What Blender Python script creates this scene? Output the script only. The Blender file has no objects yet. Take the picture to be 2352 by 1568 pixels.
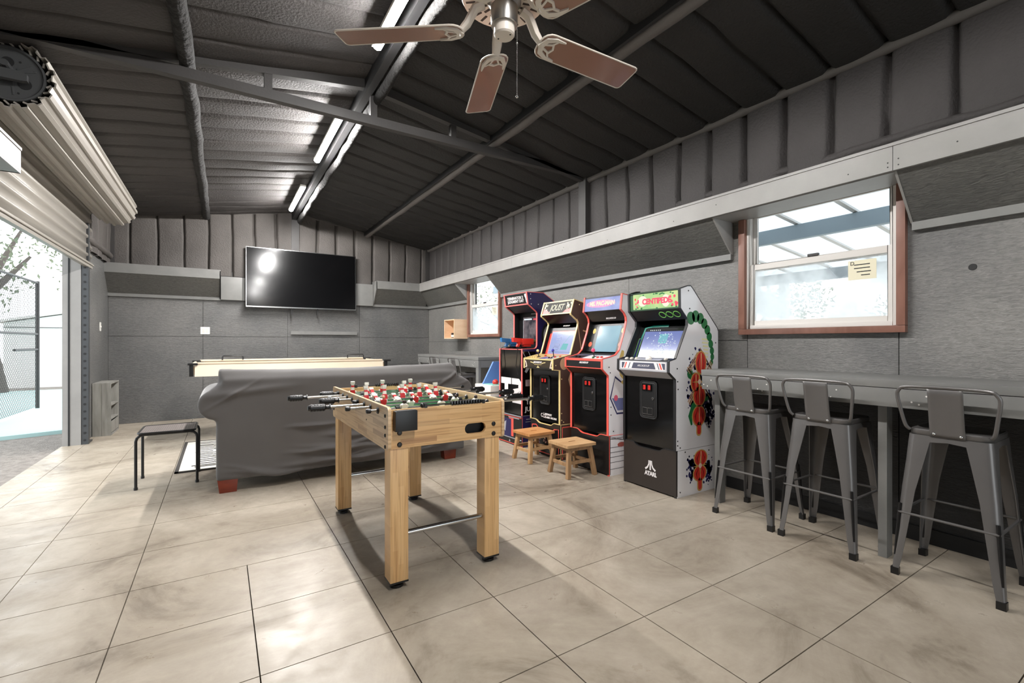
import bpy, bmesh, math, random
from mathutils import Vector, Matrix, noise
random.seed(7)
S = bpy.context.scene
COL = S.collection
PI = math.pi
R = math.radians

# ------------------------------------------------------------------ camera, world, exposure
cd = bpy.data.cameras.new('camera')
cam = bpy.data.objects.new('camera', cd)
COL.objects.link(cam)
cam.location = (0, 0, 1.2)
cam.rotation_euler = (R(90), 0, -math.atan2(669, 1059))
cd.sensor_width = 36
cd.lens = 36 * 1059 / 2352
cd.shift_y = 3 / 2352
cd.clip_start = 0.02
S.camera = cam

world = bpy.data.worlds.new('sky')
S.world = world
world.use_nodes = True
bg = world.node_tree.nodes['Background']
bg.inputs[0].default_value = (0.90, 0.96, 1.0, 1)
bg.inputs[1].default_value = 3.4
S.view_settings.view_transform = 'Standard'
S.view_settings.look = 'None'
S.view_settings.gamma = 1
S.view_settings.use_curve_mapping = False
S.view_settings.exposure = 0.0
S.cycles.sample_clamp_indirect = 6
S.cycles.max_bounces = 8
LED = 520.0

# ------------------------------------------------------------------ materials
def lin(c):
    c = c / 255
    return c / 12.92 if c <= 0.04045 else ((c + 0.055) / 1.055) ** 2.4
def rgb(t):
    return (lin(t[0]), lin(t[1]), lin(t[2]), 1)
def newmat(name):
    m = bpy.data.materials.new(name)
    m.use_nodes = True
    nt = m.node_tree
    return m, nt, nt.nodes['Principled BSDF']
def node(nt, typ, **kw):
    n = nt.nodes.new(typ)
    for k, v in kw.items():
        if k in n.inputs: n.inputs[k].default_value = v
        else: setattr(n, k, v)
    return n
def pbr(name, col, rough=0.5, metal=0.0, var=None, bump=None, coat=0.0, emis=0.0, spec=0.5, stretch=None, sheen=0):
    """var=(scale, amount 0..1, colour2)   bump=(scale, strength, distance)"""
    m, nt, b = newmat(name)
    b.inputs['Base Color'].default_value = rgb(col)
    b.inputs['Roughness'].default_value = rough
    b.inputs['Metallic'].default_value = metal
    b.inputs['Specular IOR Level'].default_value = spec
    b.inputs['Coat Weight'].default_value = coat
    b.inputs['Coat Roughness'].default_value = 0.08
    if sheen: b.inputs['Sheen Weight'].default_value = sheen
    if emis:
        b.inputs['Emission Color'].default_value = rgb(col)
        b.inputs['Emission Strength'].default_value = emis
    L = nt.links.new
    if var or bump:
        tc = node(nt, 'ShaderNodeTexCoord')
        mp = node(nt, 'ShaderNodeMapping')
        if stretch: mp.inputs['Scale'].default_value = stretch
        L(tc.outputs['Object'], mp.inputs[0])
    if var:
        n = node(nt, 'ShaderNodeTexNoise', Scale=var[0], Detail=6.0, Roughness=0.6)
        L(mp.outputs[0], n.inputs['Vector'])
        rp = node(nt, 'ShaderNodeValToRGB')
        rp.color_ramp.elements[0].position = 0.35; rp.color_ramp.elements[1].position = 0.68
        rp.color_ramp.elements[0].color = rgb(col)
        c1 = rgb(col); c2 = rgb(var[2]); a = var[1]
        rp.color_ramp.elements[1].color = tuple(c1[i] * (1 - a) + c2[i] * a for i in range(3)) + (1,)
        L(n.outputs['Fac'], rp.inputs[0]); L(rp.outputs[0], b.inputs['Base Color'])
    if bump:
        n2 = node(nt, 'ShaderNodeTexNoise', Scale=bump[0], Detail=5.0)
        L(mp.outputs[0], n2.inputs['Vector'])
        bp = node(nt, 'ShaderNodeBump', Strength=bump[1], Distance=bump[2])
        L(n2.outputs['Fac'], bp.inputs['Height']); L(bp.outputs[0], b.inputs['Normal'])
    return m

def concrete_mat():
    m, nt, b = newmat('concrete_floor')
    L = nt.links.new
    g = node(nt, 'ShaderNodeNewGeometry')
    n1 = node(nt, 'ShaderNodeTexNoise', Scale=1.1, Detail=9.0, Roughness=0.68, Distortion=1.2)
    n2 = node(nt, 'ShaderNodeTexNoise', Scale=5.5, Detail=8.0, Roughness=0.7, Distortion=0.3)
    n3 = node(nt, 'ShaderNodeTexNoise', Scale=60.0, Detail=3.0)
    for n in (n1, n2, n3): L(g.outputs['Position'], n.inputs['Vector'])
    r1 = node(nt, 'ShaderNodeValToRGB')
    e = r1.color_ramp.elements
    e[0].position = 0.30; e[0].color = rgb((112, 101, 88))
    e[1].position = 0.62; e[1].color = rgb((178, 168, 153))
    k = e.new(0.44); k.color = rgb((160, 149, 134))
    L(n1.outputs['Fac'], r1.inputs[0])
    r2 = node(nt, 'ShaderNodeValToRGB')
    e = r2.color_ramp.elements
    e[0].position = 0.30; e[0].color = (0.64, 0.61, 0.57, 1)
    e[1].position = 0.66; e[1].color = (1, 1, 1, 1)
    L(n2.outputs['Fac'], r2.inputs[0])
    mx = node(nt, 'ShaderNodeMix', data_type='RGBA', blend_type='MULTIPLY')
    mx.inputs[0].default_value = 0.5
    L(r1.outputs[0], mx.inputs[6]); L(r2.outputs[0], mx.inputs[7])
    # small dark spots and drips
    v = node(nt, 'ShaderNodeTexVoronoi', Scale=2.6)
    L(g.outputs['Position'], v.inputs['Vector'])
    r3 = node(nt, 'ShaderNodeValToRGB')
    e = r3.color_ramp.elements
    e[0].position = 0.02; e[0].color = (0.5, 0.45, 0.4, 1); e[1].position = 0.045; e[1].color = (1, 1, 1, 1)
    L(v.outputs['Distance'], r3.inputs[0])
    mx2 = node(nt, 'ShaderNodeMix', data_type='RGBA', blend_type='MULTIPLY')
    mx2.inputs[0].default_value = 0.4
    L(mx.outputs[2], mx2.inputs[6]); L(r3.outputs[0], mx2.inputs[7])
    L(mx2.outputs[2], b.inputs['Base Color'])
    rr = node(nt, 'ShaderNodeMapRange')
    rr.inputs[1].default_value = 0.3; rr.inputs[2].default_value = 0.7
    rr.inputs[3].default_value = 0.52; rr.inputs[4].default_value = 0.24
    b.inputs['Specular IOR Level'].default_value = 0.45
    L(n2.outputs['Fac'], rr.inputs[0]); L(rr.outputs[0], b.inputs['Roughness'])
    bp = node(nt, 'ShaderNodeBump', Strength=0.12, Distance=0.002)
    L(n3.outputs['Fac'], bp.inputs['Height']); L(bp.outputs[0], b.inputs['Normal'])
    return m

def osb_mat(name, col, light):
    """painted strand board: overlapping flakes in relief under dark paint"""
    m, nt, b = newmat(name)
    L = nt.links.new
    g = node(nt, 'ShaderNodeNewGeometry')
    n = node(nt, 'ShaderNodeTexNoise', Scale=1.3, Detail=6.0)
    L(g.outputs['Position'], n.inputs['Vector'])
    rp = node(nt, 'ShaderNodeValToRGB')
    rp.color_ramp.elements[0].position = 0.3; rp.color_ramp.elements[0].color = rgb(col)
    rp.color_ramp.elements[1].position = 0.7; rp.color_ramp.elements[1].color = rgb(light)
    L(n.outputs['Fac'], rp.inputs[0])
    mpf = node(nt, 'ShaderNodeMapping'); mpf.inputs['Scale'].default_value = (26, 26, 105); mpf.inputs['Rotation'].default_value = (R(6), R(6), 0)
    L(g.outputs['Position'], mpf.inputs[0])
    nf = node(nt, 'ShaderNodeTexNoise', Scale=1.0, Detail=6.0, Distortion=1.1)
    L(mpf.outputs[0], nf.inputs['Vector'])
    rf = node(nt, 'ShaderNodeValToRGB')
    rf.color_ramp.elements[0].position = 0.3; rf.color_ramp.elements[0].color = (0.66, 0.66, 0.66, 1)
    rf.color_ramp.elements[1].position = 0.72; rf.color_ramp.elements[1].color = (1.3, 1.29, 1.27, 1)
    L(nf.outputs['Fac'], rf.inputs[0])
    mf = node(nt, 'ShaderNodeMix', data_type='RGBA', blend_type='MULTIPLY'); mf.inputs[0].default_value = 0.8
    L(rp.outputs[0], mf.inputs[6]); L(rf.outputs[0], mf.inputs[7]); L(mf.outputs[2], b.inputs['Base Color'])
    b.inputs['Roughness'].default_value = 0.38
    prev = None
    for (rot, sc, dist) in ((12, (9, 9, 60), 0.007), (-28, (11, 11, 75), 0.006), (50, (12, 12, 66), 0.005)):
        wp = node(nt, 'ShaderNodeTexNoise', Scale=6.0, Detail=2.0)
        L(g.outputs['Position'], wp.inputs['Vector'])
        ad = node(nt, 'ShaderNodeVectorMath', operation='MULTIPLY_ADD')
        ad.inputs[1].default_value = (0.05, 0.05, 0.05)
        L(wp.outputs['Color'], ad.inputs[0]); L(g.outputs['Position'], ad.inputs[2])
        mp = node(nt, 'ShaderNodeMapping')
        mp.inputs['Rotation'].default_value = (R(rot), R(rot), 0)
        mp.inputs['Scale'].default_value = sc
        L(ad.outputs[0], mp.inputs[0])
        v = node(nt, 'ShaderNodeTexVoronoi', Scale=1.0, feature='F1')
        L(mp.outputs[0], v.inputs['Vector'])
        bp = node(nt, 'ShaderNodeBump', Strength=0.9, Distance=dist)
        L(v.outputs['Color'], bp.inputs['Height'])
        if prev: L(prev.outputs[0], bp.inputs['Normal'])
        prev = bp
    bp2 = node(nt, 'ShaderNodeBump', Strength=0.9, Distance=0.006)
    L(nf.outputs['Fac'], bp2.inputs['Height']); L(prev.outputs[0], bp2.inputs['Normal'])
    L(bp2.outputs[0], b.inputs['Normal'])
    return m

def butcher_mat(name, axes, c1, c2, dark, rough=0.32):
    """laminated wood strips; axes = (strip direction axis, stacking axis) in object space"""
    m, nt, b = newmat(name)
    L = nt.links.new
    tc = node(nt, 'ShaderNodeTexCoord')
    sp = node(nt, 'ShaderNodeSeparateXYZ')
    L(tc.outputs['Object'], sp.inputs[0])
    cb = node(nt, 'ShaderNodeCombineXYZ')
    L(sp.outputs[axes[0]], cb.inputs[0]); L(sp.outputs[axes[1]], cb.inputs[1])
    br = node(nt, 'ShaderNodeTexBrick', Scale=1.0)
    br.offset = 0.37; br.squash = 1.0
    br.inputs['Color1'].default_value = (0, 0, 0, 1); br.inputs['Color2'].default_value = (1, 1, 1, 1)
    br.inputs['Mortar Size'].default_value = 0.0
    br.inputs['Brick Width'].default_value = 0.19; br.inputs['Row Height'].default_value = 0.027
    L(cb.outputs[0], br.inputs['Vector'])
    rp = node(nt, 'ShaderNodeValToRGB')
    e = rp.color_ramp.elements
    e[0].position = 0.0; e[0].color = rgb(c1)
    e[1].position = 1.0; e[1].color = rgb(dark)
    k = e.new(0.55); k.color = rgb(c2)
    k = e.new(0.86); k.color = rgb(c1)
    L(br.outputs['Color'], rp.inputs[0])
    mp = node(nt, 'ShaderNodeMapping')
    mp.inputs['Scale'].default_value = (3, 90, 1)
    L(cb.outputs[0], mp.inputs[0])
    n = node(nt, 'ShaderNodeTexNoise', Scale=1.0, Detail=6.0, Distortion=0.5)
    L(mp.outputs[0], n.inputs['Vector'])
    r2 = node(nt, 'ShaderNodeValToRGB')
    r2.color_ramp.elements[0].position = 0.32; r2.color_ramp.elements[0].color = (0.62, 0.5, 0.4, 1)
    r2.color_ramp.elements[1].position = 0.5; r2.color_ramp.elements[1].color = (1, 1, 1, 1)
    L(n.outputs['Fac'], r2.inputs[0])
    mx = node(nt, 'ShaderNodeMix', data_type='RGBA', blend_type='MULTIPLY')
    mx.inputs[0].default_value = 0.7
    L(rp.outputs[0], mx.inputs[6]); L(r2.outputs[0], mx.inputs[7])
    L(mx.outputs[2], b.inputs['Base Color'])
    b.inputs['Roughness'].default_value = rough
    return m

def wood_mat(name, c1, c2, stretch, rough=0.45, scale=1.0):
    m, nt, b = newmat(name)
    L = nt.links.new
    tc = node(nt, 'ShaderNodeTexCoord'); mp = node(nt, 'ShaderNodeMapping')
    mp.inputs['Scale'].default_value = stretch
    L(tc.outputs['Object'], mp.inputs[0])
    n = node(nt, 'ShaderNodeTexNoise', Scale=scale, Detail=7.0, Distortion=0.8)
    L(mp.outputs[0], n.inputs['Vector'])
    rp = node(nt, 'ShaderNodeValToRGB')
    rp.color_ramp.elements[0].position = 0.3; rp.color_ramp.elements[0].color = rgb(c1)
    rp.color_ramp.elements[1].position = 0.7; rp.color_ramp.elements[1].color = rgb(c2)
    L(n.outputs['Fac'], rp.inputs[0]); L(rp.outputs[0], b.inputs['Base Color'])
    b.inputs['Roughness'].default_value = rough
    return m

def glass_mat(name, haze=0.0, tint=(1, 1, 1)):
    m = bpy.data.materials.new(name); m.use_nodes = True
    nt = m.node_tree; nt.nodes.clear(); L = nt.links.new
    out = node(nt, 'ShaderNodeOutputMaterial')
    tr = node(nt, 'ShaderNodeBsdfTransparent'); tr.inputs[0].default_value = tint + (1,)
    gl = node(nt, 'ShaderNodeBsdfGlossy'); gl.inputs['Roughness'].default_value = 0.02
    fr = node(nt, 'ShaderNodeFresnel', IOR=1.35)
    mx = node(nt, 'ShaderNodeMixShader')
    ge = node(nt, 'ShaderNodeNewGeometry')
    bf = node(nt, 'ShaderNodeMath', operation='SUBTRACT'); bf.inputs[0].default_value = 1.0
    ml = node(nt, 'ShaderNodeMath', operation='MULTIPLY')
    L(ge.outputs['Backfacing'], bf.inputs[1]); L(bf.outputs[0], ml.inputs[0]); L(fr.outputs[0], ml.inputs[1])
    L(ml.outputs[0], mx.inputs[0]); L(tr.outputs[0], mx.inputs[1]); L(gl.outputs[0], mx.inputs[2])
    last = mx
    if haze:
        df = node(nt, 'ShaderNodeBsdfTranslucent'); df.inputs[0].default_value = (0.96, 0.97, 0.97, 1)
        tc = node(nt, 'ShaderNodeTexCoord')
        n = node(nt, 'ShaderNodeTexNoise', Scale=2.6, Detail=3.0)
        L(tc.outputs['Object'], n.inputs['Vector'])
        rp = node(nt, 'ShaderNodeMapRange')
        rp.inputs[1].default_value = 0.36; rp.inputs[2].default_value = 0.6
        rp.inputs[3].default_value = haze * 0.15; rp.inputs[4].default_value = haze
        L(n.outputs['Fac'], rp.inputs[0])
        m2 = node(nt, 'ShaderNodeMixShader')
        L(rp.outputs[0], m2.inputs[0]); L(mx.outputs[0], m2.inputs[1]); L(df.outputs[0], m2.inputs[2])
        last = m2
    L(last.outputs[0], out.inputs[0])
    return m

def emit_mat(name, col, strength):
    m = bpy.data.materials.new(name); m.use_nodes = True
    nt = m.node_tree; nt.nodes.clear()
    out = node(nt, 'ShaderNodeOutputMaterial'); e = node(nt, 'ShaderNodeEmission')
    e.inputs[0].default_value = tuple(col) + (1,); e.inputs[1].default_value = strength
    nt.links.new(e.outputs[0], out.inputs[0])
    return m

def screen_mat(name, c1, c2, strength, scale):
    """a lit game screen: soft cloudy light image"""
    m, nt, b = newmat(name); L = nt.links.new
    tc = node(nt, 'ShaderNodeTexCoord')
    n = node(nt, 'ShaderNodeTexNoise', Scale=scale, Detail=3.0)
    L(tc.outputs['Object'], n.inputs['Vector'])
    rp = node(nt, 'ShaderNodeValToRGB')
    rp.color_ramp.elements[0].position = 0.35; rp.color_ramp.elements[0].color = rgb(c1)
    rp.color_ramp.elements[1].position = 0.65; rp.color_ramp.elements[1].color = rgb(c2)
    L(n.outputs['Fac'], rp.inputs[0])
    b.inputs['Base Color'].default_value = (0.01, 0.01, 0.01, 1)
    b.inputs['Roughness'].default_value = 0.12
    L(rp.outputs[0], b.inputs['Emission Color'])
    b.inputs['Emission Strength'].default_value = strength
    return m

def foam_mat(name, col):
    return pbr(name, col, 0.7, var=(1.6, 0.5, tuple(int(c * 1.35) for c in col)), bump=(55, 0.7, 0.01))

M = {}
M['concrete'] = concrete_mat()
M['joint'] = pbr('dark_joint', (62, 54, 47), 0.9)
M['osb'] = osb_mat('painted_strand_board', (90, 91, 91), (116, 115, 113))
M['osb_lit'] = osb_mat('painted_strand_board_lit', (104, 104, 103), (136, 134, 131))  # same painted board; brighter light on the right wall put into its colour
M['osb2'] = osb_mat('painted_plywood_sloped', (84, 84, 82), (100, 99, 95))
M['foam'] = foam_mat('sprayed_foam_wall', (74, 70, 67))
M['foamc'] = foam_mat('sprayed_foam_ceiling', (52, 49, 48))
M['foamc_shade'] = foam_mat('sprayed_foam_ceiling_shaded', (32, 31, 30))  # same ceiling foam, with the right slope's shade put into the colour
M['foam_shade'] = foam_mat('sprayed_foam_wall_shaded', (54, 51, 50))  # same wall foam, darkened to carry the dimmer light on the right wall
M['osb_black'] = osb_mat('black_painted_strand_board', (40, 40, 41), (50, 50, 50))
M['strut'] = pbr('sprayed_strut', (92, 88, 85), 0.8, bump=(20, 0.6, 0.01))
M['foam_r'] = pbr('sprayed_foam_ridge', (34, 33, 32), 0.95, bump=(22, 1.0, 0.03))
M['steel_dark'] = pbr('painted_steel', (52, 50, 49), 0.55, var=(3, 0.4, (66, 63, 61)), bump=(40, 0.3, 0.004))
M['fascia'] = pbr('grey_painted_board', (136, 134, 131), 0.42, var=(4, 0.5, (154, 151, 148)), bump=(30, 0.15, 0.002))
M['fascia_d'] = pbr('grey_painted_timber', (112, 112, 110), 0.42, var=(5, 0.5, (130, 129, 126)), bump=(25, 0.15, 0.002), stretch=(1, 1, 1))
M['brown'] = wood_mat('brown_stained_casing', (112, 74, 60), (138, 98, 84), (8, 8, 3), 0.4)
M['vinyl'] = pbr('white_vinyl', (212, 208, 203), 0.35)
M['glass'] = glass_mat('clear_pane')
M['glassh'] = glass_mat('fogged_pane', 0.85)
M['black'] = pbr('black_plastic', (18, 18, 19), 0.35)
M['blackm'] = pbr('black_matt', (24, 24, 25), 0.6)
M['black_gloss'] = pbr('black_gloss', (10, 10, 11), 0.12, coat=0.4)
M['chrome'] = pbr('chrome', (200, 200, 200), 0.18, metal=1.0)
M['white'] = pbr('white_paint', (225, 222, 216), 0.4)
M['gunmetal'] = pbr('gunmetal_paint', (98, 96, 95), 0.33, metal=0.35, var=(6, 0.35, (112, 109, 107)))
M['gunmetal_d'] = pbr('gunmetal_dark', (26, 26, 27), 0.35, metal=0.4)

# ------------------------------------------------------------------ mesh builder
class MB:
    def __init__(s): s.v = []; s.f = []; s.m = []
    def add(s, vs, fs, mi=0):
        k = len(s.v); s.v += [tuple(v) for v in vs]
        s.f += [tuple(i + k for i in f) for f in fs]; s.m += [mi] * len(fs)
        return s
    def box(s, x0, y0, z0, x1, y1, z1, mi=0):
        x0, x1 = min(x0, x1), max(x0, x1); y0, y1 = min(y0, y1), max(y0, y1); z0, z1 = min(z0, z1), max(z0, z1)
        v = [(x0, y0, z0), (x1, y0, z0), (x1, y1, z0), (x0, y1, z0), (x0, y0, z1), (x1, y0, z1), (x1, y1, z1), (x0, y1, z1)]
        return s.add(v, [(0, 3, 2, 1), (4, 5, 6, 7), (0, 1, 5, 4), (1, 2, 6, 5), (2, 3, 7, 6), (3, 0, 4, 7)], mi)
    def obox(s, Mx, sx, sy, sz, mi=0):
        v = [Mx @ Vector((x * sx / 2, y * sy / 2, z * sz / 2)) for z in (-1, 1) for y in (-1, 1) for x in (-1, 1)]
        return s.add(v, [(0, 2, 3, 1), (4, 5, 7, 6), (0, 1, 5, 4), (1, 3, 7, 5), (3, 2, 6, 7), (2, 0, 4, 6)], mi)
    def bar(s, p0, p1, w, h, mi=0, up=(0, 0, 1)):
        p0 = Vector(p0); p1 = Vector(p1); d = (p1 - p0).normalized()
        u = Vector(up)
        if abs(d.dot(u)) > 0.98: u = Vector((1, 0, 0))
        a = d.cross(u).normalized(); b = a.cross(d)
        v = []
        for p in (p0, p1):
            for i, j in ((-1, -1), (1, -1), (1, 1), (-1, 1)): v.append(p + a * (i * w / 2) + b * (j * h / 2))
        return s.add(v, [(0, 1, 2, 3), (7, 6, 5, 4), (0, 4, 5, 1), (1, 5, 6, 2), (2, 6, 7, 3), (3, 7, 4, 0)], mi)
    def tube(s, pts, r, n=8, mi=0, closed=False, caps=True, sx=1.0):
        pts = [Vector(p) for p in pts]; N = len(pts)
        rs = r if isinstance(r, (list, tuple)) else [r] * N
        vs = []; prev = None
        for i, p in enumerate(pts):
            if closed: d = pts[(i + 1) % N] - pts[i - 1]
            else: d = pts[min(i + 1, N - 1)] - pts[max(i - 1, 0)]
            d.normalize()
            if prev is None:
                u = Vector((0, 0, 1)) if abs(d.z) < 0.9 else Vector((1, 0, 0))
                a = d.cross(u).normalized()
            else:
                a = (prev - d * prev.dot(d)).normalized()
            prev = a; b = d.cross(a)
            for k in range(n):
                t = 2 * PI * k / n
                vs.append(p + a * (math.cos(t) * rs[i] * sx) + b * (math.sin(t) * rs[i]))
        fs = []
        for i in range(N if closed else N - 1):
            j = (i + 1) % N
            for k in range(n):
                l = (k + 1) % n
                fs.append((i * n + k, i * n + l, j * n + l, j * n + k))
        if caps and not closed:
            fs.append(tuple(range(n - 1, -1, -1))); fs.append(tuple((N - 1) * n + k for k in range(n)))
        return s.add(vs, fs, mi)
    def cyl(s, p0, p1, r0, r1=None, n=16, mi=0):
        return s.tube([p0, p1], [r0, r0 if r1 is None else r1], n, mi)
    def lathe(s, prof, c=(0, 0, 0), n=24, mi=0, axis='z'):
        c = Vector(c); vs = []; fs = []; K = len(prof)
        for (r, h) in prof:
            for k in range(n):
                t = 2 * PI * k / n; x, y = r * math.cos(t), r * math.sin(t)
                vs.append(c + (Vector((x, y, h)) if axis == 'z' else Vector((h, x, y)) if axis == 'x' else Vector((y, h, x))))
        for i in range(K - 1):
            for k in range(n):
                l = (k + 1) % n
                fs.append((i * n + k, i * n + l, (i + 1) * n + l, (i + 1) * n + k))
        if prof[0][0] > 1e-5: fs.append(tuple(range(n - 1, -1, -1)))
        if prof[-1][0] > 1e-5: fs.append(tuple((K - 1) * n + k for k in range(n)))
        return s.add(vs, fs, mi)
    def prism(s, poly, plane, a, b, mi=0):
        f = {'xz': lambda p, h: (p[0], h, p[1]), 'yz': lambda p, h: (h, p[0], p[1]), 'xy': lambda p, h: (p[0], p[1], h)}[plane]
        n = len(poly)
        v = [f(p, a) for p in poly] + [f(p, b) for p in poly]
        fs = [tuple(range(n - 1, -1, -1)), tuple(range(n, 2 * n))]
        fs += [(i, (i + 1) % n, n + (i + 1) % n, n + i) for i in range(n)]
        return s.add(v, fs, mi)
    def mprism(s, poly, Mx, z0, z1, mi=0):
        n = len(poly)
        v = [Mx @ Vector((p[0], p[1], z0)) for p in poly] + [Mx @ Vector((p[0], p[1], z1)) for p in poly]
        fs = [tuple(range(n - 1, -1, -1)), tuple(range(n, 2 * n))]
        fs += [(i, (i + 1) % n, n + (i + 1) % n, n + i) for i in range(n)]
        return s.add(v, fs, mi)
    def sphere(s, c, r, n=12, m=8, mi=0, sc=(1, 1, 1)):
        c = Vector(c); vs = []; fs = []
        for i in range(m + 1):
            th = PI * i / m
            for k in range(n):
                ph = 2 * PI * k / n
                vs.append(c + Vector((r * sc[0] * math.sin(th) * math.cos(ph), r * sc[1] * math.sin(th) * math.sin(ph), -r * sc[2] * math.cos(th))))
        for i in range(m):
            for k in range(n):
                l = (k + 1) % n
                fs.append((i * n + k, i * n + l, (i + 1) * n + l, (i + 1) * n + k))
        return s.add(vs, fs, mi)
    def build(s, name, mats, parent=None, bevel=0, smooth=True, angle=35, fix=True, loc=None):
        me = bpy.data.meshes.new(name)
        me.from_pydata(s.v, [], s.f); 
        mats = mats if isinstance(mats, (list, tuple)) else [mats]
        for m in mats: me.materials.append(m)
        for p, mi in zip(me.polygons, s.m): p.material_index = mi
        return finish(name, me, parent, bevel, smooth, angle, fix, loc)

def wloc(o):
    v = Vector((0, 0, 0))
    while o: v += o.location; o = o.parent
    return v
def finish(name, me, parent=None, bevel=0, smooth=True, angle=35, fix=True, loc=None):
    bm = bmesh.new(); bm.from_mesh(me)
    if fix:
        bmesh.ops.remove_doubles(bm, verts=bm.verts, dist=1e-6)
        bmesh.ops.recalc_face_normals(bm, faces=bm.faces)
    if bevel:
        es = [e for e in bm.edges if len(e.link_faces) == 2 and e.calc_face_angle(0) > R(30)]
        bmesh.ops.bevel(bm, geom=es, offset=bevel, segments=2, affect='EDGES', profile=0.7, clamp_overlap=True)
    bm.to_mesh(me); bm.free()
    o = bpy.data.objects.new(name, me); COL.objects.link(o)
    if parent:
        off = wloc(parent); o.parent = parent
    else:
        xs = [v.co for v in me.vertices]
        off = Vector(loc) if loc is not None else Vector(((min(c.x for c in xs) + max(c.x for c in xs)) / 2, (min(c.y for c in xs) + max(c.y for c in xs)) / 2, min(c.z for c in xs)))
        o.location = off
    me.transform(Matrix.Translation(-off))
    if smooth:
        me.polygons.foreach_set('use_smooth', [True] * len(me.polygons))
        me.set_sharp_from_angle(angle=R(angle))
    me.update()
    return o
def thing(name, label, cat, loc, group=None):
    o = bpy.data.objects.new(name, None); COL.objects.link(o)
    o.location = loc; o.empty_display_size = 0.1
    return tag(o, label, cat, group)
def tag(o, label, cat, group=None):
    o['label'] = label; o['category'] = cat
    if group: o['group'] = group
    return o
def struct(name, loc=(0, 0, 0)):
    o = bpy.data.objects.new(name, None); COL.objects.link(o); o.location = loc; o['kind'] = 'structure'
    return o
def kind(o, k): o['kind'] = k; return o
def dup(o, parent=None, loc=None, rz=None, label=None):
    c = o.copy(); COL.objects.link(c)
    if parent: c.parent = parent
    if loc is not None: c.location = loc
    if rz is not None: c.rotation_euler = (0, 0, rz)
    if label: c['label'] = label
    for ch in list(o.children): dup(ch, c)
    return c
def arc(cx, cy, r, a0, a1, n, ry=None):
    ry = r if ry is None else ry
    return [(cx + r * math.cos(R(a0 + (a1 - a0) * i / n)), cy + ry * math.sin(R(a0 + (a1 - a0) * i / n))) for i in range(n + 1)]
def rrect(x0, y0, x1, y1, r, n=4):
    return arc(x1 - r, y1 - r, r, 0, 90, n) + arc(x0 + r, y1 - r, r, 90, 180, n) + arc(x0 + r, y0 + r, r, 180, 270, n) + arc(x1 - r, y0 + r, r, 270, 360, n)
def ell(cx, cy, rx, ry, n=20, rot=0):
    c, s_ = math.cos(R(rot)), math.sin(R(rot))
    return [(cx + c * rx * math.cos(2 * PI * i / n) - s_ * ry * math.sin(2 * PI * i / n), cy + s_ * rx * math.cos(2 * PI * i / n) + c * ry * math.sin(2 * PI * i / n)) for i in range(n)]
def stroke(pts, w):
    """flat band along a polyline"""
    P = [Vector((p[0], p[1])) for p in pts]; a = []; b = []
    for i, p in enumerate(P):
        d = (P[min(i + 1, len(P) - 1)] - P[max(i - 1, 0)]).normalized(); nn = Vector((-d.y, d.x))
        ww = w[i] if isinstance(w, (list, tuple)) else w
        a.append(tuple(p + nn * ww / 2)); b.append(tuple(p - nn * ww / 2))
    return a + b[::-1]
def curve_path(pts, n=4):
    """Catmull-Rom points through pts"""
    P = [Vector(p) for p in pts]; P = [P[0]] + P + [P[-1]]; out = []
    for i in range(1, len(P) - 2):
        for k in range(n):
            t = k / n; a, b, c, d = P[i - 1], P[i], P[i + 1], P[i + 2]
            out.append(0.5 * ((2 * b) + (c - a) * t + (2 * a - 5 * b + 4 * c - d) * t * t + (3 * b - a - 3 * c + d) * t ** 3))
    return out + [P[-2]]
def frame(o, x, y):
    x = Vector(x).normalized(); y = Vector(y).normalized(); z = x.cross(y)
    return Matrix(((x.x, y.x, z.x, o[0]), (x.y, y.y, z.y, o[1]), (x.z, y.z, z.z, o[2]), (0, 0, 0, 1)))
TEXTS = [('D', 0.035, 0.0, 0.0, 1.0, 'CENTER'), ('ARCADE1UP', 0.022, 0.2, 0.0, 1.0, 'CENTER'), ('ARCADE1UP', 0.022, 0.2, 0.001, 1.0, 'CENTER'), ('ARCADE1UP', 0.024, 0.2, 0.001, 1.0, 'CENTER'),
         ('ARCADE1UP', 0.026, 0.2, 0.0012, 1.0, 'CENTER'), ('ARCADE1UP', 0.020, 0.2, 0.0, 1.0, 'CENTER'), ('CENTIPEDE', 0.062, 0.0, 0.003, 0.92, 'CENTER'), ('ATARI.', 0.046, 0.0, 0.0022, 0.95, 'CENTER'),
         ('MS. PAC-MAN', 0.058, 0.0, 0.003, 0.95, 'CENTER'), ('MIDWAY', 0.030, 0.0, 0.001, 1.0, 'CENTER'), ('CLASSIC ARCADE', 0.026, 0.0, 0.001, 1.0, 'CENTER'), ('JOUST', 0.098, 0.25, 0.0015, 0.95, 'CENTER'),
         ('TERMINATOR 2', 0.047, 0.0, 0.0012, 1.0, 'CENTER'), ('JUDGMENT DAY', 0.045, 0.0, 0.0012, 1.0, 'CENTER'), ('TERMINATOR 2', 0.075, 0.0, 0.0015, 1.0, 'LEFT'), ('JUDGMENT DAY', 0.075, 0.0, 0.0015, 1.0, 'LEFT')]
TCACHE = {}
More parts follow.
